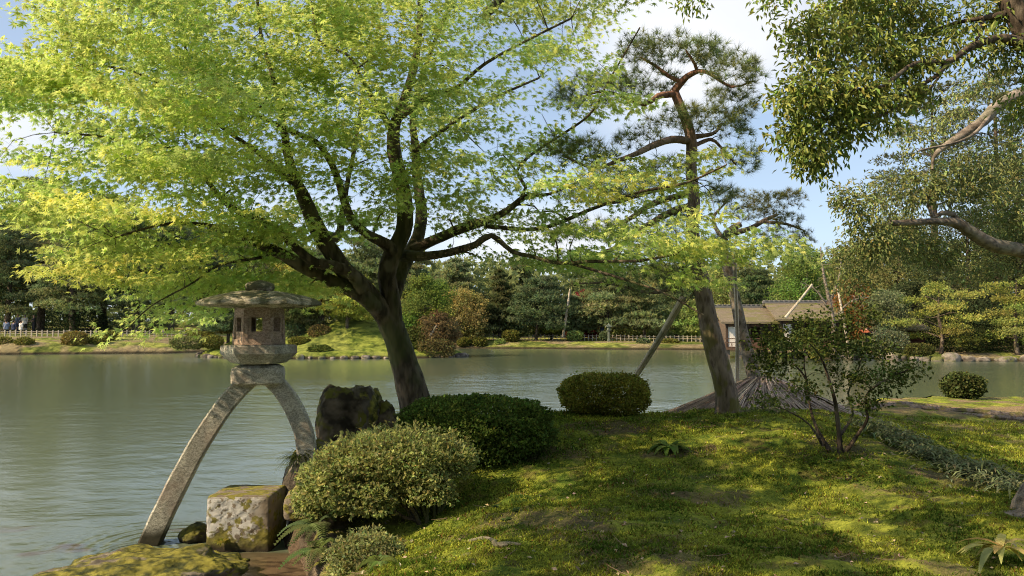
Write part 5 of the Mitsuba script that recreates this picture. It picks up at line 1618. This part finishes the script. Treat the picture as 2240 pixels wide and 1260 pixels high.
# ------------------------------------------------------------------ fences
def fence(label, pts, h, step):
    k = thing('low_fence', label, 'fence')
    mp, mr = Mesh(), Mesh()
    p = np.asarray(pts, float)
    seg = np.concatenate([[0], np.cumsum(np.linalg.norm(np.diff(p, axis=0), axis=1))])
    n = int(seg[-1] / step)
    s = np.linspace(0, seg[-1], n)
    xy = np.stack([np.interp(s, seg, p[:, 0]), np.interp(s, seg, p[:, 1])], -1)
    z = far_h(xy[:, 0], xy[:, 1])
    for (x, y), zz in zip(xy, z):
        mp.tm(trimesh.creation.box((0.075, 0.075, h + 0.3), T_(x, y, zz + h / 2 - 0.1)), (0.42, 0.38, 0.31))
    for f in (0.45, 0.85):
        q = np.column_stack([xy, z + h * f])
        tube(mr, q, np.full(len(q), 0.03), 5, color=(0.36, 0.32, 0.24))
    part(k, 'post', mp, 'plain', kind='stuff')
    part(k, 'rail', mr, 'plain', True)


def T_(x, y, z):
    m = np.eye(4)
    m[:3, 3] = (x, y, z)
    return m


fence('low bamboo rail fence along the left bank path', [P(x, 735, d)[:2] for x, d in [(-60, 70), (100, 71), (260, 73), (430, 79)]], 0.55, 0.42)
fence('low bamboo rail fence along the middle far bank', [P(x, 745, d)[:2] for x, d in [(930, 86), (1100, 86.5), (1250, 86), (1420, 83.5), (1560, 82)]], 0.6, 0.42)

# far prop poles, lamp
pole('prop_pole', 'thin white prop pole under the far pine in the middle', P(1231, 738, 84), P(1247, 632, 84), 0.14, 0.10)
pole('prop_pole', 'bare pole slanting up to the right in front of the tea house roof', P(1718, 695, 50), P(1777, 622, 50), 0.085, 0.07)
pole('prop_pole', 'tall pale pole leaning left beside the orange maple', P(1857, 770, 51), P(1833, 632, 51), 0.085, 0.07)
pole('prop_pole', 'short prop stick at the right tip of the island', P(940, 735, 57), P(955, 712, 57), 0.07, 0.06)
lk = thing('garden_lamp', 'dark green stone lamp standing on the far bank behind the fence', 'stone lantern')
lb0 = P(1332, 745, 83)
LZ = lb0[2]


def sq_loft(rings, at, n=6):
    return loft([(hexpts(r, 0.2, n), z) for r, z in rings], at[0], at[1])


part(lk, 'shaft', Mesh().tm(sq_loft([(0.22, LZ - 0.1), (0.18, LZ + 0.1), (0.14, LZ + 0.2), (0.14, LZ + 0.95), (0.3, LZ + 1.05), (0.3, LZ + 1.12)], lb0), (0.10, 0.12, 0.10)), 'plain')
part(lk, 'lamp_box', Mesh().tm(sq_loft([(0.2, LZ + 1.121), (0.2, LZ + 1.45)], lb0), (0.13, 0.16, 0.13)), 'plain')
part(lk, 'roof', Mesh().tm(sq_loft([(0.42, LZ + 1.451), (0.40, LZ + 1.5), (0.12, LZ + 1.68), (0.02, LZ + 1.82)], lb0), (0.12, 0.15, 0.13)), 'plain')


# ------------------------------------------------------------------ tea house
def cbox(m, x0, x1, y0, y1, z0, z1, c):
    m.tm(trimesh.creation.box((x1 - x0, y1 - y0, z1 - z0), T_((x0 + x1) / 2, (y0 + y1) / 2, (z0 + z1) / 2)), c)


def roof_slab(m, x0, x1, yf, yr, yb, ze, zr, th, c):
    """Gable roof, ridge along x."""
    sec = [(yf, ze), (yr, zr), (yb, ze), (yb, ze - th), (yr, zr - th), (yf, ze - th)]
    v = np.array([(x, y, z) for x in (x0, x1) for y, z in sec])
    f = []
    for j in range(6):
        a, b2 = j, (j + 1) % 6
        f += [[a, a + 6, b2 + 6], [a, b2 + 6, b2]]
    f += [[0, 1, 5], [1, 4, 5], [1, 2, 4], [2, 3, 4], [6, 11, 7], [7, 11, 10], [7, 10, 8], [8, 10, 9]]
    m.add(v, f, c)


def roof_mat(p, n, uv):
    a = fbm(p.x * 1.2, p.y * 3, p.z * 6, 3)
    b = fbm(p.x * 9, p.y * 9, p.z * 22, 2)
    return c3(c3((0.11, 0.09, 0.062), (0.19, 0.16, 0.115), b), (0.12, 0.12, 0.04), smoothstep(0.42, 0.62, a) * 0.8)


solid('shingle', roof_mat)
WOOD, DWOOD, WHITE = (0.10, 0.062, 0.04), (0.05, 0.033, 0.024), (0.62, 0.60, 0.54)


def tea_house(name, label, x0, x1, yf, yb, zf, ze, zr, over, bays):
    k = thing(name, label, 'tea house')
    yr = (yf + yb) / 2
    m = Mesh()
    roof_slab(m, x0 - over, x1 + over, yf - over, yr, yb + over, ze, zr, 0.14, (0.2, 0.17, 0.12))
    rk = part(k, 'roof', m, 'shingle')
    m = Mesh()
    cbox(m, x0 - over - 0.1, x1 + over + 0.1, yr - 0.16, yr + 0.16, zr - 0.06, zr + 0.12, (0.13, 0.13, 0.13))
    for q in np.arange(x0 - over, x1 + over, 0.35):
        cbox(m, q, q + 0.2, yr - 0.2, yr + 0.2, zr + 0.122, zr + 0.17, (0.16, 0.16, 0.16))
    fresh_k = rk + '__ridge_tiles'
    put(fresh_k, m, 'plain')
    m = Mesh()
    cbox(m, x0 - 0.35, x1 + 0.35, yf - 0.5, yb, zf - 0.16, zf, WOOD)
    part(k, 'floor_deck', m, 'plain')
    ws = (x1 - x0) / bays
    for i in range(bays + 1):
        m = Mesh()
        cbox(m, x0 + i * ws - 0.07, x0 + i * ws + 0.07, yf, yf + 0.14, zf, ze + 0.12, DWOOD)
        part(k, 'post', m, 'plain')
    m = Mesh()
    cbox(m, x0 + 0.05, x1 - 0.05, yb - 0.1, yb, zf, ze + 0.1, (0.14, 0.10, 0.07))
    cbox(m, x0, x0 + 0.1, yf + 0.16, yb - 0.11, zf, ze + 0.1, (0.10, 0.075, 0.055))
    cbox(m, x1 - 0.1, x1, yf + 0.16, yb - 0.11, zf, ze + 0.1, (0.10, 0.075, 0.055))
    part(k, 'wall', m, 'plain')
    for i in range(bays):
        m = Mesh()
        a, b2 = x0 + i * ws + 0.075, x0 + (i + 1) * ws - 0.075
        if i == 0:
            cbox(m, a, b2, yf + 0.05, yf + 0.09, zf + 0.05, ze - 0.35, WHITE)
            part(k, 'paper_screen', m, 'plain')
        else:
            cbox(m, a, b2, yf + 0.05, yf + 0.09, zf + 0.0, zf + 0.55, (0.12, 0.07, 0.05))
            part(k, 'board_panel', m, 'plain')
        m = Mesh()
        cbox(m, a, b2, yf + 0.04, yf + 0.10, ze - 0.34, ze - 0.05, (0.10, 0.08, 0.06) if i % 2 else WOOD)
        part(k, 'upper_panel', m, 'plain')
    m = Mesh()
    for zz in (0.32, 0.6):
        cbox(m, x0 - 0.3, x1 + 0.3, yf - 0.48, yf - 0.43, zf + zz, zf + zz + 0.06, WOOD)
    for q in np.linspace(x0 - 0.28, x1 + 0.28, 2 * bays + 1):
        cbox(m, q - 0.03, q + 0.03, yf - 0.475, yf - 0.435, zf + 0.002, zf + 0.318, WOOD)
    part(k, 'railing', m, 'plain')
    for q in np.linspace(x0, x1, bays + 1):
        for yy in (yf - 0.3, yb - 0.4):
            m = Mesh()
            cbox(m, q - 0.09, q + 0.09, yy, yy + 0.18, -0.4, zf - 0.162, (0.13, 0.11, 0.09))
            part(k, 'pier', m, 'plain')
    return k


TX = lambda px, D: (px - CX) / FPX * D
tea_house('tea_house', 'wooden tea house wing on piers with mossy shingle roof left', TX(1590, 56), TX(1690, 56), 56, 59.6, 0.75, 2.55, 3.65, 0.55, 4)
tea_house('tea_house', 'taller tea house wing with mossy roof right of the other wing', TX(1712, 55), TX(1835, 55), 55.2, 59.4, 0.8, 2.75, 3.95, 0.55, 5)


def board_wall(label, px0, px1, D, y0, y1, col, rcol=None):
    k = thing('board_wall', label, 'shed')
    x0, x1, z0, z1 = TX(px0, D), TX(px1, D), P(px0, y1, D)[2], P(px0, y0, D)[2]
    n = max(3, int((z1 - z0) / 0.22))
    for i in range(n):
        m = Mesh()
        za = z0 + (z1 - z0) * i / n
        cbox(m, x0, x1, D, D + 0.06 - 0.01 * (i % 2), za, za + (z1 - z0) / n - 0.02, tint(col, 1, 0.15, 0.05, g)[0])
        part(k, 'board', m, 'plain')
    m = Mesh()
    cbox(m, x0 - 0.1, x1 + 0.1, D + 0.065, D + 1.6, z0 - 0.5, z1 + 0.02, DWOOD)
    part(k, 'wall', m, 'plain')
    m = Mesh()
    roof_slab(m, x0 - 0.4, x1 + 0.4, D - 0.5, D + 0.8, D + 2.1, z1 + 0.05, z1 + 0.45, 0.09, (0.2, 0.17, 0.12))
    part(k, 'roof', m, 'shingle')


board_wall('reddish brown board shed under the lime maple on the right bank', 1965, 2020, 56, 722, 772, (0.13, 0.055, 0.04))
board_wall('weathered board shed between the tea house and the pale bush', 1838, 1905, 57, 726, 772, (0.16, 0.11, 0.075))
k = thing('red_bench_cover', 'orange red cloth canopy beside the weathered shed', 'canopy')
m = Mesh()
bxc = P(1891, 727, 54)
roof_slab(m, bxc[0] - 0.26, bxc[0] + 0.26, bxc[1] - 0.4, bxc[1], bxc[1] + 0.4, bxc[2], bxc[2] + 0.17, 0.03, (0.30, 0.09, 0.04))
part(k, 'cloth', m, 'plain')
m = Mesh()
cbox(m, bxc[0] - 0.03, bxc[0] + 0.03, bxc[1] - 0.03, bxc[1] + 0.03, hF(bxc[0], bxc[1]) - 0.2, bxc[2] + 0.138, WOOD)
part(k, 'pole', m, 'plain')


# ------------------------------------------------------------------ people
def bones(pairs, J, ref=0.06):
    out = None
    for a, b2 in pairs:
        h = m3.Manifold.batch_hull([m3.Manifold.sphere(J[q][1], 14).translate(tuple(J[q][0])) for q in (a, b2)])
        out = h if out is None else out + h
    mm = out.refine_to_length(ref).to_mesh()
    t = trimesh.Trimesh(mm.vert_properties[:, :3], mm.tri_verts, process=True)
    trimesh.smoothing.filter_taubin(t, iterations=6)
    return t


def person(label, px, D, face, top, legs, hair, sit=False, z=None, arm=0.0, group=None):
    k = thing('person', label, 'person', group)
    X = TX(px, D)
    z0 = hF(X, D) if z is None else z
    hip, sh = (0.50, 1.0) if sit else (0.92, 1.42)
    fw = 0.42 if sit else 0.0
    A = np.array
    J = {'hl': (A([-0.10, 0, hip]), 0.115), 'hr': (A([0.10, 0, hip]), 0.115), 'ch': (A([0, 0.01, sh - 0.16]), 0.15), 'sl': (A([-0.19, 0, sh]), 0.062), 'sr': (A([0.19, 0, sh]), 0.062), 'nk': (A([0, 0.0, sh + 0.07]), 0.055), 'hd': (A([0, 0.03, sh + 0.20]), 0.095), 'ht': (A([0, 0.01, sh + 0.25]), 0.09),
         'el': (A([-0.24, 0.03 + arm * 0.1, sh - 0.28]), 0.045), 'er': (A([0.24, 0.03 + arm * 0.1, sh - 0.28]), 0.045), 'wl': (A([-0.20, 0.12 + arm * 0.16, sh - 0.50 + arm * 0.25]), 0.034), 'wr': (A([0.20, 0.12 + arm * 0.16, sh - 0.50 + arm * 0.25]), 0.034), 'fl': (A([-0.19, 0.17 + arm * 0.2, sh - 0.62 + arm * 0.3]), 0.03), 'fr': (A([0.19, 0.17 + arm * 0.2, sh - 0.62 + arm * 0.3]), 0.03),
         'kl': (A([-0.11, 0.03 + fw, 0.48]), 0.072), 'kr': (A([0.11, 0.03 + fw, 0.48]), 0.072), 'al': (A([-0.11, -0.02 + fw, 0.08]), 0.047), 'ar': (A([0.11, -0.02 + fw, 0.08]), 0.047), 'tl': (A([-0.12, 0.13 + fw, 0.04]), 0.04), 'tr': (A([0.12, 0.13 + fw, 0.04]), 0.04)}
    grow = lambda names, d: {q: (J[q][0], J[q][1] + d) for q in names}  # noqa: E731
    c, s = math.cos(face), math.sin(face)

    def place(t, col):
        v = np.array(t.vertices)
        v = v @ np.array([[c, s, 0], [-s, c, 0], [0, 0, 1]]) + [X, D, z0]
        return Mesh().add(v, t.faces, col)
    body = bones([('hl', 'hr'), ('hl', 'ch'), ('hr', 'ch'), ('ch', 'sl'), ('ch', 'sr'), ('ch', 'nk'), ('nk', 'hd'), ('hd', 'ht'), ('sl', 'el'), ('sr', 'er'), ('el', 'wl'), ('er', 'wr'), ('wl', 'fl'), ('wr', 'fr'), ('hl', 'kl'), ('hr', 'kr'), ('kl', 'al'), ('kr', 'ar'), ('al', 'tl'), ('ar', 'tr')], J)
    part(k, 'body', place(body, (0.45, 0.29, 0.21)), 'plain', True)
    part(k, 'shirt', place(bones([('hl', 'hr'), ('hl', 'ch'), ('hr', 'ch'), ('ch', 'sl'), ('ch', 'sr'), ('sl', 'el'), ('sr', 'er')], grow(J, 0.018)), top), 'plain', True)
    part(k, 'trousers', place(bones([('hl', 'hr'), ('hl', 'kl'), ('hr', 'kr'), ('kl', 'al'), ('kr', 'ar')], grow(J, 0.012)), legs), 'plain', True)
    hj = {'a': (J['ht'][0] + A([0, -0.03, 0.02]), 0.095), 'b': (J['hd'][0] + A([0, -0.05, 0.0]), 0.085)}
    part(k, 'hair', place(bones([('a', 'b')], hj), hair), 'plain', True)


BLK, NAVY, WHT, SKY, GRY = (0.02, 0.02, 0.024), (0.03, 0.04, 0.08), (0.62, 0.6, 0.57), (0.16, 0.2, 0.3), (0.2, 0.19, 0.18)
HAIR = (0.02, 0.016, 0.013)
person('person in black standing with head bowed right in the left group', 75, 80, 2.6, BLK, BLK, HAIR, arm=1)
person('person in pale grey shirt standing beside the one in black', 55, 80, 0.4, WHT, BLK, GRY)
person('person in blue grey top standing behind the seated group', 40, 82, 3.0, SKY, NAVY, HAIR)
person('person in dark top standing at the left of the left group', 17, 81, 0.2, (0.08, 0.08, 0.1), NAVY, HAIR)
person('person in blue sitting leftmost on the path edge', 15, 76, 0.3, SKY, NAVY, HAIR, True)
person('person in navy sitting in the middle of the seated three', 31, 76, -0.2, NAVY, NAVY, HAIR, True)
person('person in white sitting rightmost on the path edge', 47, 76, -0.5, WHT, GRY, HAIR, True)
person('person in dark clothes sitting on the far bank left of the pink maple', 1008, 89, 3.1, (0.06, 0.05, 0.06), NAVY, HAIR)
person('person in light grey beside the dark clothed one on the far bank', 1016, 89, 3.0, GRY, BLK, HAIR)
person('person in blue standing behind the far fence near the stone lamp', 1317, 88, 2.8, (0.08, 0.11, 0.2), BLK, HAIR)
person('person in black standing in front of the weathered shed', 1896, 54.5, 1.0, BLK, BLK, HAIR)
person('person in grey standing right of the black clothed one at the shed', 1908, 55, 2.5, GRY, BLK, HAIR)

#import sys
#print('TRIANGLES', sum(len(meshkit.WRITTEN[d['filename']][1]) for d in scene.values() if d.get('type') == 'ply'), file=sys.stderr)
